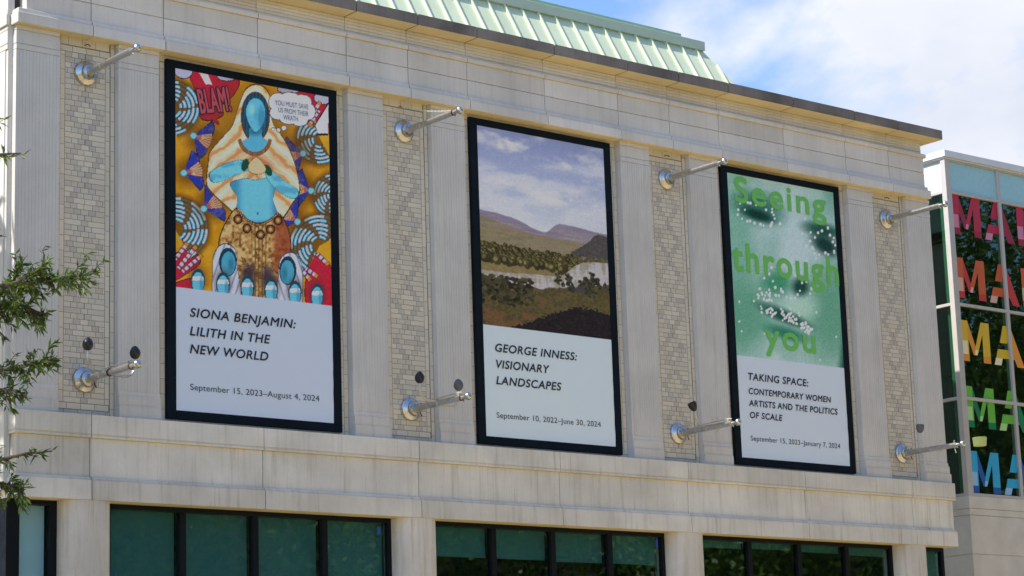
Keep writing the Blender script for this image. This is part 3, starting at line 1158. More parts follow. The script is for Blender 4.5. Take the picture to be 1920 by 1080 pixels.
def art_valley(u, v):
    """generic wooded river valley under a summer sky"""
    K = Canvas(((0, 0), (620, 0), (0, 940), (620, 940)), (u, v))
    x, y = K.x, K.y
    t = np.clip(y / 460, 0, 1)[..., None]
    K.c[:] = np.array((120, 134, 184.)) * (1 - t) + np.array((184, 190, 206.)) * t
    n = fbm(x / 150, y / 60, 3, 6)
    K.put(smoothstep(0.45, 0.75, n + 0.16 * np.exp(-((y - 320) / 140) ** 2)), (190, 194, 208), 0.7)
    for cx, cy, rx, ry, a in ((160, 70, 80, 48, 0.75), (330, 300, 120, 44, 0.75), (540, 70, 90, 40, 0.5), (430, 120, 34, 18, 0.6), (450, 220, 70, 26, 0.4), (120, 250, 130, 40, 0.4)):
        d = np.sqrt(K.ell(cx, cy, rx, ry)) + (fbm(x / 34, y / 22, 8) - 0.5) * 1.5
        K.put(smoothstep(1.15, 0.1, d), (200, 200, 206), a)
    nz = fbm(x / 40, y / 22, 12)
    nf = fbm(x / 10, y / 8, 15)
    nh = fbm(x / 60, y / 9, 17)

    def land(h, top, low, amp=8, s=40, soft_=3.0, depth=90, k=7):
        e = h + (fbm(x / s, x * 0 + 3.3, k) - 0.5) * amp
        m = smoothstep(-soft_, soft_, y - e)
        q = np.clip((y - e) / depth, 0, 1)[..., None]
        c = np.array(top, float) * (1 - q) + np.array(low, float) * q
        c = c * (0.86 + 0.28 * nh)[..., None]
        K.c = K.c * (1 - m[..., None]) + c * m[..., None]
    land(np.interp(x, [0, 200, 300, 420, 620], [452, 458, 462, 456, 450]), (146, 148, 172), (150, 146, 160), 5, 60, 4, 60, 3)
    land(np.interp(x, [0, 70, 150, 190, 250, 300, 620], [402, 406, 416, 428, 452, 468, 500]), (122, 116, 138), (138, 128, 138), 6, 30, 3, 90, 4)
    land(np.interp(x, [0, 290, 320, 350, 380, 470, 560, 620], [500, 476, 460, 430, 410, 414, 424, 426]), (124, 118, 140), (138, 130, 140), 5, 30, 3, 80, 5)
    land(np.interp(x, [0, 60, 180, 260, 400, 620], [428, 440, 468, 484, 486, 484]), (126, 116, 104), (130, 120, 98), 8, 40, 4, 100, 6)
    K.put((y > 484) & (y < 560), (134, 124, 100), 0.35)
    K.put(smoothstep(0.55, 0.66, nh) * (y > 480) * (y < 570), (104, 100, 80), 0.6)
    hl = np.interp(x, [430, 470, 520, 555, 575, 620], [540, 516, 480, 440, 432, 440]) + (nf - 0.5) * 12
    K.put(smoothstep(-2, 3, y - hl) * (x > 430) * (y < 560), (70, 68, 72))
    K.put((y > hl) & (x > 430) & (y < 560) & (nf > 0.55), (90, 86, 80), 0.5)
    K.put(y > 556 + (nz - 0.5) * 14, (118, 108, 78))
    # woods: small crowns painted from back to front
    for i in range(420):
        f = i / 420
        cx = rng.uniform(-10, 480)
        cy = 558 + 72 * f + cx * 0.01 + rng.normal(0, 3)
        r = rng.uniform(7, 13) + 6 * f
        base = np.array((98, 92, 62.)) * rng.uniform(0.72, 1.12) * (0.9 + 0.2 * f)
        d = K.ell(cx, cy, r, r * 1.25) + (nf - 0.5) * 0.9
        K.put(smoothstep(1.15, 0.8, d), base * 0.6)
        K.put(smoothstep(1.0, 0.2, K.ell(cx - r * 0.28, cy - r * 0.4, r * 0.7, r * 0.8) + (nf - 0.5) * 0.8), base * 1.25, 0.85)
    for i in range(60):
        cx, cy, r = rng.uniform(450, 630), 572 + rng.normal(0, 9), rng.uniform(6, 11)
        K.put(smoothstep(1.1, 0.7, K.ell(cx, cy, r, r)), np.array((88, 84, 64.)) * rng.uniform(0.75, 1.1))
    m = smoothstep(-3, 3, y - (np.interp(x, [0, 200, 380, 470, 620], [648, 660, 668, 618, 600]) + (nz - 0.5) * 8))
    K.put(m, (126, 114, 82))
    K.put(m * smoothstep(0.5, 0.62, nf), (108, 98, 62), 0.6)
    wt = np.interp(x, [0, 120, 260, 380, 450, 490, 620], [686, 684, 674, 668, 606, 582, 566]) + (nz - 0.5) * 6
    w = smoothstep(-2, 2, y - wt)
    K.put(w, (166, 164, 172))
    rf = smoothstep(0.45, 0.7, fbm(x / 16, y / 60, 55) + 0.25 * (1 - np.clip((y - wt) / 50, 0, 1)))
    K.put(w * rf, (112, 104, 84), 0.5)
    K.put(w * smoothstep(0.58, 0.64, fbm(x / 90, y / 4, 56)), (174, 172, 180), 0.6)
    ban = np.interp(x, [0, 90, 200, 330, 620], [702, 732, 740, 734, 672]) + (nz - 0.5) * 26
    b = smoothstep(-3, 3, y - ban)
    K.put(b, (74, 68, 48))
    K.put(b * smoothstep(0.45, 0.62, nf), (92, 84, 56), 0.75)
    K.put(b * smoothstep(0.52, 0.64, nz) * (y > 745), (96, 80, 56), 0.7)
    for i in range(260):
        cx, cy = rng.uniform(-20, 240), rng.uniform(704, 836)
        r = rng.uniform(5, 15)
        K.put(smoothstep(1.2, 0.6, K.ell(cx, cy, r, r * 0.8) + (nf - 0.5)), np.array((46, 44, 34.)) * rng.uniform(0.6, 1.7), 0.9)
    for cx, cy, r in ((362, 766, 12), (362, 792, 16), (415, 764, 17), (415, 786, 15), (512, 788, 28), (532, 772, 26), (560, 790, 18), (596, 780, 9), (596, 798, 11),
                      (480, 800, 18), (520, 828, 22), (430, 815, 20), (385, 806, 12), (612, 806, 14)):
        for _ in range(16):
            q = r * rng.uniform(0.3, 0.55)
            K.put(smoothstep(1.2, 0.6, K.ell(cx + rng.normal(0, r * 0.45), cy - 104 + rng.normal(0, r * 0.5), q, q) + (nf - 0.5) * 0.8),
                  np.array((56, 56, 46.)) * rng.uniform(0.65, 1.4))
    K.poly([(440, 714), (470, 698), (500, 714), (500, 728), (440, 728)], (66, 64, 70))
    K.put(smoothstep(845, 870, y) * (x < 290) * smoothstep(0.4, 0.55, nz), (106, 76, 56), 0.7)
    fg = np.interp(x, [0, 120, 250, 330, 420, 460, 500, 620], [985, 950, 890, 850, 815, 800, 800, 820]) + (nf - 0.5) * 46
    f = smoothstep(-4, 4, y - fg)
    K.put(f, (34, 31, 36))
    K.put(f * smoothstep(0.58, 0.7, nf), (54, 44, 42), 0.6)
    return paint_photo(K.c + ((fbm(x / 5, y / 5, 21, 3) - 0.5) * 20)[..., None])


def art_green(u, v):
    """abstract green print with soft dark forms and white dots"""
    K = Canvas(((38, 38), (607, 147), (92, 1008), (664, 1078)), (u, v))
    x, y = K.x, K.y
    n = fbm(x / 120, y / 120, 31, 4)
    t = smoothstep(0.2, 0.8, n)[..., None]
    K.c[:] = np.array((132, 172, 170.)) * (1 - t) + np.array((160, 186, 196.)) * t
    K.soft(90, 330, 120, 420, (92, 154, 134), 0.55)
    K.soft(120, 800, 190, 260, (78, 142, 120), 0.8)
    K.soft(590, 800, 170, 330, (84, 144, 124), 0.85)
    K.soft(600, 180, 70, 130, (84, 144, 132), 0.6)
    K.soft(390, 420, 90, 330, (168, 192, 204), 0.9)
    K.soft(420, 760, 120, 90, (160, 196, 190), 0.8)
    K.put(smoothstep(610, 664, x - (1078 - y) * 0.12), (24, 62, 52), 0.9)
    # soft dark forms
    K.soft(200, 230, 165, 95, (36, 96, 84), 0.85, 0.35)
    K.soft(200, 268, 105, 34, (14, 50, 46), 0.95, 0.35)
    K.soft(545, 350, 130, 46, (20, 66, 58), 0.9, 0.25)
    K.soft(560, 430, 100, 56, (14, 48, 46), 0.95, 0.6)
    K.soft(300, 630, 100, 80, (46, 128, 96), 0.85)
    K.soft(425, 650, 55, 60, (16, 60, 52), 0.95)
    K.soft(340, 805, 170, 40, (22, 70, 60), 0.95, 0.4)
    K.soft(350, 895, 140, 40, (30, 104, 84), 0.8, 0.3)
    g_ = (fbm(x / 3.2, y / 3.2, 41, 2) - 0.5) * 34
    K.c = K.c + g_[..., None]
    dots = []
    for cx, cy, a, rx, ry, k in ((200, 265, 0.35, 130, 70, 24), (550, 420, 0.5, 95, 85, 18), (360, 630, 0.4, 130, 80, 22)):
        for i in range(k):
            th = 2 * math.pi * i / k + rng.uniform(-0.15, 0.15)
            q = rng.uniform(0.55, 1.05)
            X, Y = rx * q * math.cos(th), ry * q * math.sin(th)
            dots.append((cx + X * math.cos(a) - Y * math.sin(a), cy + X * math.sin(a) + Y * math.cos(a), rng.uniform(5, 7.5)))
    for i in range(62):
        s = rng.uniform(0, 1)
        dots.append((215 + 265 * s, 775 + 105 * s + rng.normal(0, 15) - 18 * math.sin(s * 3.1), rng.uniform(4.5, 7)))
    for i in range(26):
        s = rng.uniform(0, 1)
        dots.append((200 + 100 * s + rng.normal(0, 12), 700 + rng.normal(0, 26), rng.uniform(4.5, 6.5)))
    for i in range(24):
        dots.append((rng.uniform(70, 640), rng.uniform(280, 1050), rng.uniform(4, 6)))
    for cx, cy, r in dots:
        K.put(smoothstep(1.25, 0.75, K.ell(cx, cy, r, r * 1.25)), (206, 218, 226))
    return paint_photo(K.c)


PX0, PX1, PZ0, PZ1 = 0.165, 3.27, 0.143, 5.866
ZSPLIT = 2.17


def printed_sheet(k, art, parent, whitebase):
    nx, nz = 262, 478
    xs = np.linspace(PX0, PX1, nx)
    zs = np.linspace(PZ0, PZ1, nz)
    X, Z = np.meshgrid(xs, zs)
    u = (X - PX0) / (PX1 - PX0)
    v = (PZ1 - Z) / (PZ1 - ZSPLIT)
    col = np.empty(X.shape + (3,))
    am = v <= 1.0
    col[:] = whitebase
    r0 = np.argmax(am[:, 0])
    col[r0:] = art(u[r0:], np.clip(v[r0:], 0, 1))
    # slack fabric: shallow folds towards the lower right corner and along the edges
    d = (PX1 - X) + (Z - PZ0) * 0.8
    fold = np.sin(((PX1 - X) * 0.75 - (Z - PZ0)) * 16 + 4 * vnoise(X * 1.5, Z * 1.5, k)) * np.exp(-(np.minimum(PX1 - X, 0.9) / 0.42)) * smoothstep(2.2, 0.4, Z)
    und = (vnoise(X * 1.2 + 7 * k, Z * 0.9, 3) - 0.5) * 0.003 + (vnoise(X * 3 + k, Z * 5, 6) - 0.5) * 0.0015
    Y = 0.0105 + fold * 0.003 + und
    co = np.stack([X + k * P, Y, Z], -1).reshape(-1, 3).astype('f')
    idx = np.arange(nx * nz).reshape(nz, nx)
    q = np.stack([idx[:-1, :-1], idx[:-1, 1:], idx[1:, 1:], idx[1:, :-1]], -1).reshape(-1, 4)
    me = bpy.data.meshes.new('printed_sheet')
    me.vertices.add(len(co))
    me.vertices.foreach_set('co', co.ravel())
    me.loops.add(q.size)
    me.loops.foreach_set('vertex_index', q.ravel().astype('i'))
    me.polygons.add(len(q))
    me.polygons.foreach_set('loop_start', np.arange(0, q.size, 4, dtype='i'))
    me.update(calc_edges=True)
    at = me.attributes.new('paint', 'FLOAT_COLOR', 'POINT')
    rgba = np.concatenate([col, np.ones(X.shape + (1,))], -1).reshape(-1, 4).astype('f')
    at.data.foreach_set('color', rgba.ravel())
    me.polygons.foreach_set('use_smooth', [True] * len(me.polygons))
    me.materials.append(MT['print'])
    me.validate()
    return link('printed_sheet', me, parent)


def banner(k, label, art, whitebase):
    t = thing('banner', label, 'banner', (k * P + BW / 2, 0, 0), 'exhibition banners on the front wall')
    x0 = k * P
    f = MB()
    b = 0.168
    f.box(x0 - 0.004, x0 + b, 0.0, 0.074, 0.0, 6.0)
    f.box(x0 + BW - b, x0 + BW, 0.0, 0.074, 0.0, 6.0)
    f.box(x0 + b, x0 + BW - b, 0.002, 0.074, 6.0 - 0.137, 6.0)
    f.box(x0 + b, x0 + BW - b, 0.002, 0.074, 0.0, 0.146)
    f.build('border', MT['banner_edge'], t, bevel=0.008)
    printed_sheet(k, art, t, whitebase)
    return t


TY_ = 0.0032
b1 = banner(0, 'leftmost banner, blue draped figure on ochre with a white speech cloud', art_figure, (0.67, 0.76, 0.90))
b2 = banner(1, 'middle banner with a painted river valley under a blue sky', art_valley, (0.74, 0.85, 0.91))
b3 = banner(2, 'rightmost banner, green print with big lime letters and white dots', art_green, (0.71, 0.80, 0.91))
IT = 0.2
for (bn, k, lines) in (
        (b1, 0, [('SIONA BENJAMIN:', 0.428, 2.49, 1.701, 0.142, 1), ('LILITH IN THE', 0.426, 1.979, 1.393, 0.142, 1),
                 ('NEW WORLD', 0.425, 1.933, 1.099, 0.142, 1), ('September 15, 2023–August 4, 2024', 0.427, 2.952, 0.495, 0.098, 0)]),
        (b2, 1, [('GEORGE INNESS:', 0.432, 2.368, 1.694, 0.142, 1), ('VISIONARY', 0.444, 1.691, 1.396, 0.142, 1),
                 ('LANDSCAPES', 0.432, 1.963, 1.099, 0.142, 1), ('September 10, 2022–June 30, 2024', 0.416, 2.894, 0.49, 0.098, 0)]),
        (b3, 2, [('TAKING SPACE:', 0.455, 2.151, 1.695, 0.138, 2), ('CONTEMPORARY WOMEN', 0.448, 2.79, 1.415, 0.118, 2),
                 ('ARTISTS AND THE POLITICS', 0.439, 2.966, 1.178, 0.118, 2), ('OF SCALE', 0.446, 1.351, 0.94, 0.118, 2),
                 ('September 15, 2023–January 7, 2024', 0.434, 2.983, 0.49, 0.098, 0)])):
    for body, x0, x1, zb, cap, st in lines:
        text_mesh(body, k * P + x0, k * P + x1, zb, cap, TY_, MT['ink' if st else 'ink_light'], bn, 'lettering',
                  IT if st == 1 else (0.14 if st == 2 else 0.0), 0, 0, 1.08 if st else 1.03, 0.03 if st else 0.0)
lime = flat('lime_ink', (106, 186, 88), 0.6, 1.15)
text_mesh('Seeing', 2 * P + 0.36, 2 * P + 2.98, 5.30, 0.50, TY_, lime, b3, 'lettering', 0, 0, 0, 1.14, 0.035)
text_mesh('through', 2 * P + 0.196, 2 * P + 3.238, 3.885, 0.56, TY_, lime, b3, 'lettering', 0, 0, 0, 1.14, 0.035)
text_mesh('you', 2 * P + 0.99, 2 * P + 2.43, 2.405, 0.50, TY_, lime, b3, 'lettering', 0, 0, 0, 1.14, 0.035)
text_mesh('BLAM!', 0.66, 1.28, 5.16, 0.40, TY_, flat('comic_outline', (44, 30, 50), 0.6), b1, 'lettering_shadow', 0.1, 0, R(14), 1.08, 0.075)
text_mesh('BLAM!', 0.66, 1.28, 5.16, 0.40, TY_ - 0.003, flat('comic_red', (214, 84, 92), 0.6), b1, 'lettering', 0.1, 0, R(14), 1.08, 0.02)
bub = flat('pencil_grey', (120, 122, 150), 0.7)
text_mesh('YOU MUST SAVE', 2.13, 2.82, 5.545, 0.085, TY_, bub, b1, 'lettering', 0, 0.0, R(2))
text_mesh('US FROM THEIR', 2.20, 2.82, 5.425, 0.085, TY_, bub, b1, 'lettering', 0, 0.0, R(2))
text_mesh('WRATH', 2.30, 2.60, 5.31, 0.085, TY_, bub, b1, 'lettering', 0, 0.0, R(2))


# ------------------------------------------------------------------ banner poles
def egg_lamp(root, cx, cy, cz, tilt=0.0, cup=False, pale=False):
    if cup:
        prof = [(0.0, 0.02), (0.02, 0.05), (0.07, 0.075), (0.12, 0.085), (0.17, 0.085), (0.172, 0.07), (0.13, 0.06)]
    else:
        prof = [(0.0, 0.022), (0.02, 0.055), (0.06, 0.08), (0.10, 0.086), (0.14, 0.076), (0.18, 0.05), (0.205, 0.022)]
    o = MB().lathe(prof, (0, 0, 0), 'z', 20).build('lamp', MT['black'] if not pale else flat('grey_lamp', (92, 92, 98)), root, smooth=True)
    o.location = (cx, cy, cz)
    o.rotation_euler = (0, tilt, 0)
    return o


def make_pole():
    r = thing('flagpole', 'pole', 'flagpole', (0, 0, 0), 'steel banner poles on the front wall')
    d = MB()
    d.lathe([(0.0, 0.205), (-0.035, 0.205), (-0.05, 0.198), (-0.06, 0.185), (-0.09, 0.135), (-0.10, 0.125),
             (-0.14, 0.122), (-0.155, 0.112), (-0.165, 0.072), (-0.19, 0.066)], (0, 0.06, 0), 'y', 40)
    d.build('base_disc', MT['steel_base'], r, smooth=True)
    t = MB()
    t.lathe([(0.0, 0.058), (-0.42, 0.058), (-0.421, 0.052), (-1.36, 0.052), (-1.361, 0.036), (-1.40, 0.03), (-1.50, 0.022)], (0, -0.06, 0), 'y', 24)
    t.build('pole', MT['steel'], r, smooth=True)
    e = MB()
    prof = [(0.066 - 0.066 * math.cos(math.pi * i / 14), 0.002 + 0.066 * math.sin(math.pi * i / 14)) for i in range(15)]
    e.lathe([(-a, b) for a, b in prof], (0, -1.505, 0), 'y', 24)
    e.build('ball_finial', MT['steel_base'], r, smooth=True)
    return r


def copy_tree(o, parent=None):
    c = o.copy()
    COL.objects.link(c)
    c.parent = parent
    for ch in o.children:
        copy_tree(ch, c)
    return c


def arc_pts(p0, p1, p2, n=8):
    p0, p1, p2 = Vector(p0), Vector(p1), Vector(p2)
    return [p0 * (1 - t) ** 2 + p1 * 2 * t * (1 - t) + p2 * t * t for t in [i / n for i in range(n + 1)]]


proto = make_pole()
UP = ['upper steel pole left of the blue figure banner', 'upper steel pole with a chain back to the wall, left of the valley banner',
      'upper steel pole just left of the green print banner', 'upper steel pole at the right end, before the glass wing']
LO = ['lower steel pole left of the blue figure banner, two black lamps and rusty clamp',
      'lower steel pole left of the valley banner, carrying two dark lamps',
      'lower steel pole left of the green print banner, single dark lamp and broken bracket',
      'lower steel pole at the right end with one lamp and bent hooks']
uppers, lowers = [], []
for i in range(4):
    o = proto if i == 0 else copy_tree(proto)
    o.location = (PC[i], 0, 5.5)
    o.rotation_euler = (0, 0, 0)
    o['label'] = UP[i]
    uppers.append(o)
for i in range(4):
    o = copy_tree(proto)
    o.location = (PC[i], 0, 0.505)
    o['label'] = LO[i]
    lowers.append(o)


def place_part(o, root):
    o.parent = root
    o.location = (0, 0, 0)
    return o


# chain on the second upper pole
ch = MB()
A, B = Vector((0.02, -1.47, 0.03)), Vector((-0.10, 0.03, 0.44))
n = 34
for i in range(n):
    t = (i + 0.5) / n
    p = A.lerp(B, t)
    p.z -= 0.05 * math.sin(math.pi * t)
    d = (B - A).normalized() * 0.025
    off = Vector((0.011, 0, 0)) if i % 2 else Vector((0, 0.004, 0.011))
    ch.tube([p - d, p - d * 0.6 + off, p + d * 0.6 + off, p + d], 0.006, 5)
    ch.tube([p - d, p - d * 0.6 - off, p + d * 0.6 - off, p + d], 0.006, 5)
place_part(ch.build('chain', MT['white_metal']), uppers[1])
hk = MB()
hk.tube([(-0.10, 0.05, 0.44), (-0.10, -0.02, 0.44), (-0.10, -0.03, 0.40)], 0.008, 6)
place_part(hk.build('hook', MT['rust']), uppers[1])
for i in (0, 2, 3):
    hk = MB()
    hk.tube([(-0.02, 0.05, 0.47), (-0.02, -0.05, 0.46), (0.03, -0.05, 0.44), (0.05, 0.0, 0.46)], 0.008, 6)
    place_part(hk.build('hook', MT['rust']), uppers[i])
for i, o in enumerate(uppers + lowers):
    cl = MB()
    cl.tube([(0, -1.42, -0.02), (0, -1.45, -0.07)], 0.008, 6)
    cl.lathe([(0, 0.056), (-0.03, 0.056)], (0, -1.385, 0), 'y', 20)
    place_part(cl.build('end_clamp', MT['rust' if i in (1, 4, 5) else 'steel']), o)

for i, o in enumerate(lowers):
    rail = MB()
    rail.tube([(-0.01, -0.42, 0.075), (-0.01, -1.34, 0.095), (-0.01, -1.42, 0.085)], 0.013, 8)
    rail.box(-0.02, 0.0, -0.46, -0.43, 0.04, 0.075)
    rail.box(-0.02, 0.0, -1.34, -1.31, 0.04, 0.09)
    if i < 3:
        place_part(rail.build('conduit', MT['white_metal' if i else 'steel']), o)
    ring = MB().lathe([(0, 0.062), (-0.028, 0.062)], (0, -0.74, 0), 'y', 20)
    place_part(ring.build('bracket_ring', MT['rust' if i == 0 else 'steel']), o)
    fs = MB()
    fs.tube([(0.05, -0.16, 0.06), (0.11, -0.12, 0.09)], 0.016, 8)
    place_part(fs.build('clamp_bolt', MT['black']), o)
    fs = MB().tube([(0.07, -0.14, -0.07), (0.12, -0.12, -0.13)], 0.010, 8)
    place_part(fs.build('clamp_bolt', MT['black']), o)

# lamps with gooseneck arms
arm_pts = [Vector((0, -0.74, 0.03))] + arc_pts((-0.20, -0.74, 0.03), (-0.36, -0.74, 0.03), (-0.385, -0.74, 0.24))
arm_pts2 = [Vector((0, -0.78, -0.03))] + arc_pts((0.22, -0.78, -0.05), (0.42, -0.78, -0.06), (0.43, -0.78, 0.22))
for i in (0, 1):
    m_arm = MT['steel' if i == 0 else 'white_metal']
    l1 = egg_lamp(lowers[i], -0.385, -0.74, 0.31, 0.05)
    a = MB().tube(arm_pts + [Vector((-0.385, -0.74, 0.32))], 0.019, 8).build('lamp_arm', m_arm)
    a.parent = l1
    a.matrix_parent_inverse = Matrix.LocRotScale(l1.location, l1.rotation_euler, None).inverted()
    l2 = egg_lamp(lowers[i], 0.43, -0.78, 0.24, -0.05, False, i == 1)
    a = MB().tube(arm_pts2 + [Vector((0.43, -0.78, 0.26))], 0.019, 8).build('lamp_arm', m_arm)
    a.parent = l2
    a.matrix_parent_inverse = Matrix.LocRotScale(l2.location, l2.rotation_euler, None).inverted()
l = egg_lamp(lowers[2], -0.17, -0.62, 0.33, -0.5, True)
a = MB().tube([(-0.02, -0.62, 0.07), (-0.10, -0.62, 0.12), (-0.17, -0.62, 0.28), (-0.17, -0.62, 0.36)], [0.01, 0.016, 0.02, 0.012], 8).build('lamp_arm', MT['white_metal'])
a.parent = l
a.matrix_parent_inverse = Matrix.LocRotScale(l.location, l.rotation_euler, None).inverted()
br = MB()
br.tube([(0.0, -0.98, -0.05), (0.05, -0.98, -0.09), (0.08, -0.98, -0.02), (0.08, -0.98, 0.14), (0.06, -0.98, 0.17)], 0.011, 8)
br.tube([(-0.05, -0.95, 0.08), (-0.06, -0.95, 0.16), (-0.02, -0.95, 0.17), (-0.03, -0.95, 0.12)], 0.014, 8)
place_part(br.build('broken_bracket', MT['white_metal']), lowers[2])
l = egg_lamp(lowers[3], -0.14, -0.6, 0.34, 0.1, True, True)
a = MB().tube([(-0.0, -0.6, 0.04), (-0.03, -0.6, 0.08), (-0.13, -0.6, 0.24), (-0.14, -0.6, 0.36)], [0.02, 0.009, 0.012, 0.012], 8).build('lamp_arm', MT['white_metal'])
a.parent = l
a.matrix_parent_inverse = Matrix.LocRotScale(l.location, l.rotation_euler, None).inverted()
br = MB()
br.tube([(-0.06, -0.95, -0.08), (0.0, -0.96, -0.1), (0.05, -0.97, -0.06), (0.05, -0.97, 0.16)], 0.011, 8)
br.tube([(0.01, -1.38, -0.16), (0.0, -1.36, -0.05), (0.0, -1.35, 0.09), (0.03, -1.35, 0.1)], 0.008, 8)
place_part(br.build('bent_hook', MT['white_metal']), lowers[3])

# ------------------------------------------------------------------ glass wing on the right
GY, GX = 2.6, 22.78
wing = thing('glass_wing', 'glass walled wing with rows of coloured MAM letters on its panes', 'building', (26, 8, GZ))
GX2, GYB = 36.0, 16.0
MULL = [GX + 0.095, 24.733, 26.50, 28.27, 30.03, 31.8, 33.57, 35.9]
ROWS = [(4.64, 4.71), (2.415, 2.49), (0.17, 0.245), (7.34, 7.41), (8.13, 8.2)]
cap = MB()
cap.box(GX - 0.06, GX2, GY - 0.07, GYB, 8.20, 8.36)
cap.box(GX - 0.02, GX2, GY - 0.03, GYB, 8.165, 8.198)
cap.build('roof_cap', MT['alu_white'], wing, bevel=0.008)
fr = MB()
for i, x in enumerate(MULL):
    w = 0.095 if i == 0 else 0.05
    fr.box(x - w, x + w, GY, GY + 0.14, 0.17, 8.165)
for i in range(len(MULL) - 1):
    a = MULL[i] + (0.095 if i == 0 else 0.05)
    b = MULL[i + 1] - 0.05
    for z0, z1 in ROWS:
        fr.box(a, b, GY + 0.004, GY + 0.13, z0, min(z1, 8.165))
SY = [2.745, 4.3, 6.1, 7.9, 9.7, 11.5, 13.3, 15.1]
for i, y in enumerate(SY[1:]):
    fr.box(GX, GX + 0.14, y - 0.05, y + 0.05, 0.17, 8.165)
yy = [GY + 0.14] + [y for y in SY[1:]]
for i in range(len(yy) - 1):
    a = yy[i] + (0.05 if i else 0)
    b = yy[i + 1] - 0.05
    for z0, z1 in ROWS:
        fr.box(GX + 0.004, GX + 0.13, a, b, z0, min(z1, 8.165))
frame_o = fr.build('curtain_wall_frame', MT['alu'], wing, bevel=0.005)
zr = [(0.245, 2.415), (2.49, 4.64), (4.71, 7.34)]
for i in range(len(MULL) - 1):
    a = MULL[i] + (0.095 if i == 0 else 0.05)
    b = MULL[i + 1] - 0.05
    for z0, z1 in zr:
        MB().box(a, b, GY + 0.06, GY + 0.07, z0, z1).build('pane', MT['wing_glass'], frame_o)
    MB().box(a, b, GY + 0.05, GY + 0.08, 7.41, 8.13).build('spandrel_panel', MT['spandrel'], frame_o)
for i in range(len(yy) - 1):
    a = yy[i] + (0.05 if i else 0)
    b = yy[i + 1] - 0.05
    for z0, z1 in zr:
        MB().box(GX + 0.06, GX + 0.07, a, b, z0, z1).build('side_pane', MT['wing_glass'], frame_o)
    MB().box(GX + 0.05, GX + 0.08, a, b, 7.41, 8.13).build('side_spandrel_panel', MT['spandrel_side'], frame_o)
bs = MB()
bs.box(GX + 0.03, GX2, GY + 0.03, GYB, GZ, 0.165)
z = -0.10
for z0, z1, d in ((-0.11, 0.168, -0.012), (-0.262, -0.116, -0.004), (-1.155, -0.272, 0.0), (-2.3, -1.163, 0.0), (-3.5, -2.31, 0), (-5.0, -3.51, 0), (GZ, -5.01, 0)):
    bs.box(GX + d, GX2, GY + d, GY + 0.4, z0, z1)
    bs.box(GX + d, GX + 0.3, GY + 0.401, GYB, z0, z1)
bs.build('stone_base', MT['cladding'], wing, bevel=0.004)
inn = MB()
inn.box(GX + 0.3, GX2, 9.0, 9.2, 0.17, 8.1)
inn.box(GX + 0.25, GX2, GY + 0.6, 9.0, 7.42, 7.6)
inn.box(GX + 0.25, GX2, GY + 0.25, 9.0, 0.0, 0.2)
inn.box(GX + 3.2, GX2, GY + 2.4, 9.0, 4.5, 4.75)
inn.build('interior_wall', MT['room'], wing)
ic = MB().box(GX + 0.16, GX + 0.30, GY + 0.2, GY + 0.36, 0.25, 7.34)
ic.build('inner_post', plain('pale_green_post', (0.45, 0.55, 0.45), 0.6), wing)


def letter_M(x, z, h, cols):
    w = 1.03
    mb = MB()
    y = GY + 0.052

    def pg(pts, mi, d=0.0):
        mb.poly([(x + a * w, y - d, z + b * h) for a, b in pts], mi)
    pg([(0, 0), (0.25, 0), (0.25, 0.17), (0, 0.17)], 1)
    pg([(0, 0.5), (0.25, 0.5), (0.25, 1), (0, 1)], 0)
    pg([(0.0, 0.17), (0.21, 0.17), (0.21, 0.5), (0, 0.5)], 2)
    pg([(0.21, 0.17), (0.25, 0.17), (0.25, 0.5), (0.21, 0.5)], 0)
    pg([(0.25, 0.55), (0.25, 1.0), (0.485, 0.38), (0.485, 0.17), (0.40, 0.17)], 1)
    pg([(0.485, 0.38), (0.72, 1.0), (0.76, 1.0), (0.76, 0.72), (0.56, 0.22), (0.485, 0.17)], 0)
    pg([(0.44, 0.17), (0.53, 0.17), (0.56, 0.30), (0.47, 0.30)], 2, 0.002)
    pg([(0.74, 0.16), (1.0, 0.16), (1.0, 1.0), (0.76, 1.0)], 0)
    pg([(0.74, 0), (1.0, 0), (1.0, 0.158), (0.74, 0.158)], 1)
    return mb.build('letter', cols, wing)


def letter_A(x, z, h, cols):
    w = 1.11
    mb = MB()
    y = GY + 0.052

    def pg(pts, mi, d=0.0):
        mb.poly([(x + a * w, y - d, z + b * h) for a, b in pts], mi)
    pg([(0.22, 0.56), (0.46, 0.56), (0.56, 1.0), (0.36, 1.0)], 0)
    pg([(0.07, 0.18), (0.70, 0.18), (0.66, 0.40), (0.14, 0.40)], 0)
    pg([(0, 0), (0.22, 0), (0.28, 0.178), (0.06, 0.178)], 2)
    pg([(0.56, 1.0), (0.60, 1.0), (1.0, 0.0), (0.76, 0.0), (0.47, 0.62)], 1, 0.002)
    return mb.build('letter', cols, wing)


PAL = [((176, 24, 58), (140, 14, 48), (196, 124, 150)), ((190, 84, 34), (184, 46, 44), (204, 166, 146)),
       ((206, 172, 34), (214, 140, 44), (224, 218, 176)), ((100, 176, 58), (0, 116, 72), (166, 206, 138)),
       ((44, 160, 204), (18, 84, 158), (140, 184, 222))]
for i, z in enumerate((6.376, 4.845, 3.345, 1.784, 0.262)):
    cols = [flat('vinyl_%d_%d' % (i, j), c, 0.4, 1.15) for j, c in enumerate(PAL[i])]
    letter_M(22.985, z, 0.97, cols)
    letter_A(24.14, z, 0.97, cols)
    letter_M(25.385, z, 0.97, cols)

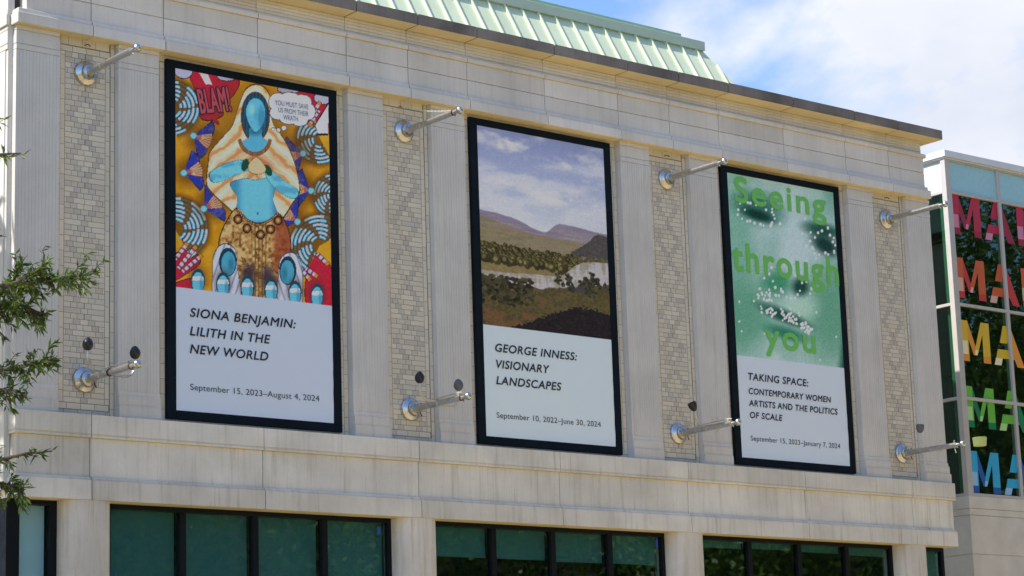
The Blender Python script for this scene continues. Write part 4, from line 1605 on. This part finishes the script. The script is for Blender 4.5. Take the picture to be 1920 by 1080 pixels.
# things seen through the glass of the wing
rl = MB()
for x in np.arange(23.2, 26.5, 0.16):
    rl.tube([(x, 4.6, 2.55), (x, 4.6, 3.45)], 0.014, 6)
rl.tube([(23.1, 4.6, 3.47), (26.6, 4.6, 3.47)], 0.03, 6)
rl.tube([(23.1, 4.6, 2.6), (26.6, 4.6, 2.6)], 0.02, 6)
tag(rl.build('stair_railing', MT['black']), 'black balustrade railing behind the panes of the glass wing', 'railing')
pl = thing('pendant_lamp', 'glowing cream drum lamp hanging behind the glass wing panes', 'lamp', (24.3, 3.4, 1.5))
em, n_, l_, b_ = new_mat('lit_shade')
b_.inputs['Base Color'].default_value = (0.8, 0.6, 0.35, 1)
b_.inputs['Emission Color'].default_value = (1.0, 0.46, 0.26, 1)
b_.inputs['Emission Strength'].default_value = 1.0
MB().lathe([(1.52, 0.15), (1.72, 0.17)], (24.3, 3.4, 0), 'z', 24).build('shade', em, pl, smooth=True)
MB().tube([(24.3, 3.4, 1.72), (24.3, 3.4, 7.42)], 0.006, 6).build('cord', MT['black'], pl)

# ------------------------------------------------------------------ trees


def at(px, py, dist):
    d = AX_F + AX_R * (px - 960) / F_PX + AX_U * (540 - py) / F_PX
    return CAM + d * dist


class Leaves:
    def __init__(self):
        self.v, self.f, self.c = [], [], []

    def leaf(self, p, d, n, L, w, c):
        b = len(self.v)
        s = np.cross(d, n)
        s /= (np.linalg.norm(s) + 1e-9)
        self.v += [p, p + d * L * 0.45 + s * w, p + d * L - n * L * 0.12, p + d * L * 0.45 - s * w]
        self.f.append((b, b + 1, b + 2, b + 3))
        self.c += [c] * 4

    def build(self, name, mat, parent=None):
        me = bpy.data.meshes.new(name)
        me.from_pydata([tuple(map(float, p)) for p in self.v], [], self.f)
        a = me.attributes.new('paint', 'FLOAT', 'POINT')
        a.data.foreach_set('value', np.array(self.c, 'f'))
        me.materials.append(mat)
        return link(name, me, parent)


def unit(v):
    return v / (np.linalg.norm(v) + 1e-9)


D0 = 16.0
trunk_b = at(-330, 540, D0)
trunk_b[2] = GZ
tree = thing('willow_oak', 'narrow leaved tree at the left edge, its branches hanging before the wall', 'tree', tuple(trunk_b))
tk, lv = MB(), Leaves()
top = trunk_b + np.array([0.1, 0.1, 9.5])
tk.tube([trunk_b, trunk_b * 0.6 + top * 0.4, top], [0.2, 0.15, 0.05], 12)


def twig(p0, p1, density, sag=0.03, fan=1.0, bright=0.3, L=0.085):
    """a twig from p0 to p1 set with narrow leaves"""
    p0, p1 = np.array(p0), np.array(p1)
    n = 9
    ln = np.linalg.norm(p1 - p0)
    pts = [p0 + (p1 - p0) * t + np.array([0, 0, -sag * 4 * t * (1 - t)]) + rng.normal(0, 0.008, 3) for t in np.linspace(0, 1, n)]
    tk.tube([tuple(q) for q in pts], list(np.linspace(0.008, 0.002, n)), 5)
    for i in range(int(ln * density * 1.7)):
        t = rng.uniform(0.02, 1.0)
        k = min(int(t * (n - 1)), n - 2)
        q = pts[k] + (pts[k + 1] - pts[k]) * (t * (n - 1) - k)
        d = unit(unit(p1 - p0) * 0.7 + rng.normal(0, 0.55, 3) * fan + np.array([0, 0, -0.25]))
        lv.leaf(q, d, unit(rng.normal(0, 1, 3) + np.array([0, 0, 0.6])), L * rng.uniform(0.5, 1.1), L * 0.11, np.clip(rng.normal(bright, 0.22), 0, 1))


def branch(path, nside, spread, density, bright=0.3, dist=D0):
    """path: picture points the bough passes, all at about the tree's own distance"""
    pts = [at(x, y, dist + dz) for x, y, dz in path]
    tk.tube([tuple(q) for q in pts], list(np.linspace(0.022, 0.004, len(pts))), 6)
    for i in range(len(pts) - 1):
        twig(pts[i], pts[i + 1], density, 0.01, 1.0, bright)
    spread *= 0.85
    for j in range(nside):
        t = rng.uniform(0.0, 1.0)
        s = t * (len(pts) - 1)
        k = min(int(s), len(pts) - 2)
        q = pts[k] + (pts[k + 1] - pts[k]) * (s - k)
        d = unit(pts[k + 1] - pts[k])
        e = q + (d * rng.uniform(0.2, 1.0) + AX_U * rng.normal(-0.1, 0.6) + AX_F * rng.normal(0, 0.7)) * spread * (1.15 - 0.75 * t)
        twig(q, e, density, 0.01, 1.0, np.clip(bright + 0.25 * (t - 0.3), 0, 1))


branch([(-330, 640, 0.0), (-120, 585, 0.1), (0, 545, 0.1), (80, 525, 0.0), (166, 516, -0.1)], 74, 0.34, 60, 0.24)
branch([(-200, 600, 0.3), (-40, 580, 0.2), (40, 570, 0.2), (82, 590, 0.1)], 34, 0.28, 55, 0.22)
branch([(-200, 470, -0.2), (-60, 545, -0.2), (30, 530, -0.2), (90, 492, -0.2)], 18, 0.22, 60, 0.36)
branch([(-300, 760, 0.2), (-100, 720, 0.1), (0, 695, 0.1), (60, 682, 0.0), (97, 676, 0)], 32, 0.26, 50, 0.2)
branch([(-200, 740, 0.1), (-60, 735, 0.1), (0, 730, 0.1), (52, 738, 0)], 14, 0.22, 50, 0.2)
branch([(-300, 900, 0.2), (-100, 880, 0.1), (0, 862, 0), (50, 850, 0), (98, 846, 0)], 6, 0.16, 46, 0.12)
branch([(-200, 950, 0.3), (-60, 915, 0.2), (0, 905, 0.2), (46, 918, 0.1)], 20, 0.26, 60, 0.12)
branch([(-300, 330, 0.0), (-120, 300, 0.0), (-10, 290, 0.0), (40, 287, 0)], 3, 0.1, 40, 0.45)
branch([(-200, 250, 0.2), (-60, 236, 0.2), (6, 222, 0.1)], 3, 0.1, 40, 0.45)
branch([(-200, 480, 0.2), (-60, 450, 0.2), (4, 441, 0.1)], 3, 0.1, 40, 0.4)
for i in range(70):                                            # the rest of the crown, left of the picture
    q = trunk_b + np.array([0, 0, rng.uniform(3.0, 10.0)])
    a = rng.uniform(0, 2 * math.pi)
    L = rng.uniform(0.6, 2.2)
    dv = np.array([math.cos(a), math.sin(a), rng.uniform(-0.2, 0.5)])
    if dv @ AX_R > 0.2:
        L *= 0.45
    e = q + dv * L
    tk.tube([tuple(q), tuple(e)], [0.02, 0.004], 5)
    for j in range(5):
        s = q + (e - q) * rng.uniform(0.3, 1)
        w_ = s + unit(rng.normal(0, 1, 3)) * 0.45
        if (w_ - CAM) @ AX_R / ((w_ - CAM) @ AX_F) * F_PX + 960 < -8:
            twig(s, w_, 40, 0.02)
tk.build('trunk', MT['bark'], tree, smooth=True)
lv.build('crown', MT['leaf'], tree)

# the wooded park across the street and beside the building (seen only in the glass and by its shade)
pk_v, pk_c = [], []


def crown(cx, cy, cz, r, h, n, s):
    d = rng.normal(0, 1, (n, 3))
    d /= np.linalg.norm(d, axis=1)[:, None]
    q = np.array([cx, cy, cz]) + d * np.array([r, r, h]) * rng.uniform(0.3, 1.0, (n, 1)) ** 0.5 + rng.normal(0, 0.1, (n, 3)) * r
    a = rng.normal(0, 1, (n, 3))
    a /= np.linalg.norm(a, axis=1)[:, None]
    w = np.cross(a, rng.normal(0, 1, (n, 3)))
    w /= np.linalg.norm(w, axis=1)[:, None] + 1e-9
    L = s * rng.uniform(0.6, 1.3, (n, 1))
    pk_v.append(np.stack([q, q + a * L * 0.5 + w * L * 0.3, q + a * L, q + a * L * 0.5 - w * L * 0.3], 1).reshape(-1, 3))
    pk_c.append(np.repeat(np.clip(rng.normal(0.45, 0.25, n), 0, 1), 4))


for i in range(18):
    x = 4 + i * 4.3 + rng.uniform(-1, 1)
    crown(x, -30 + rng.uniform(-4, 4), GZ + rng.uniform(11, 13), rng.uniform(3.4, 4.4), rng.uniform(9, 11), 9000, 0.3)
for i in range(9):
    crown(34 + i * 4.6, -21 + rng.uniform(-2, 2), GZ + rng.uniform(14, 16), 3.8, 11, 9000, 0.3)
crown(-9.5, 2.0, 5.2, 3.2, 4.4, 4200, 0.42)
crown(-13.5, -9.0, 1.0, 3.6, 6.0, 6000, 0.34)  # this crown and the next are unseen, added to dim the wall's lower left
crown(-11.5, -3.5, -1.0, 3.2, 5.0, 5000, 0.34)
pv = np.concatenate(pk_v).astype('f')
pk_me = bpy.data.meshes.new('wood')
pk_me.vertices.add(len(pv))
pk_me.vertices.foreach_set('co', pv.ravel())
pk_me.loops.add(len(pv))
pk_me.loops.foreach_set('vertex_index', np.arange(len(pv), dtype='i'))
pk_me.polygons.add(len(pv) // 4)
pk_me.polygons.foreach_set('loop_start', np.arange(0, len(pv), 4, dtype='i'))
pk_me.update(calc_edges=True)
pk_a = pk_me.attributes.new('paint', 'FLOAT', 'POINT')
pk_a.data.foreach_set('value', np.concatenate(pk_c).astype('f'))
pk_me.materials.append(MT['far_leaf'])
tag(link('wood', pk_me), 'leafy trees across the street, mirrored in the ground floor glass, and unseen shade trees added at the left', 'trees', kind='stuff')
# building across the street, seen mirrored in the wing's panes
ab = thing('brick_house', 'brown brick building across the street, mirrored in the glass wing', 'building', (70, -62, GZ))
fw = MB()
fw.box(5, 150, -66, -60, GZ, 16)
fw.build('wall', plain('brown_brick', (0.16, 0.11, 0.08), 0.9, 0, 0.3, 3), ab)
cn_ = MB()
for z in (-2.6, 2.0, 6.6, 11.2, 15.4):
    cn_.box(5, 150, -59.98, -59.6, z, z + 0.4)
cn_.build('cornice', plain('brown_stone', (0.30, 0.27, 0.23), 0.9), ab)
for z in (-6, -1.6, 3.0, 7.6, 12.2):
    for x in range(8, 148, 5):
        if len(ab.children) < 95:
            MB().box(x, x + 1.6, -59.99, -59.9, z, z + 2.6).build('window', MT['frame'], ab)
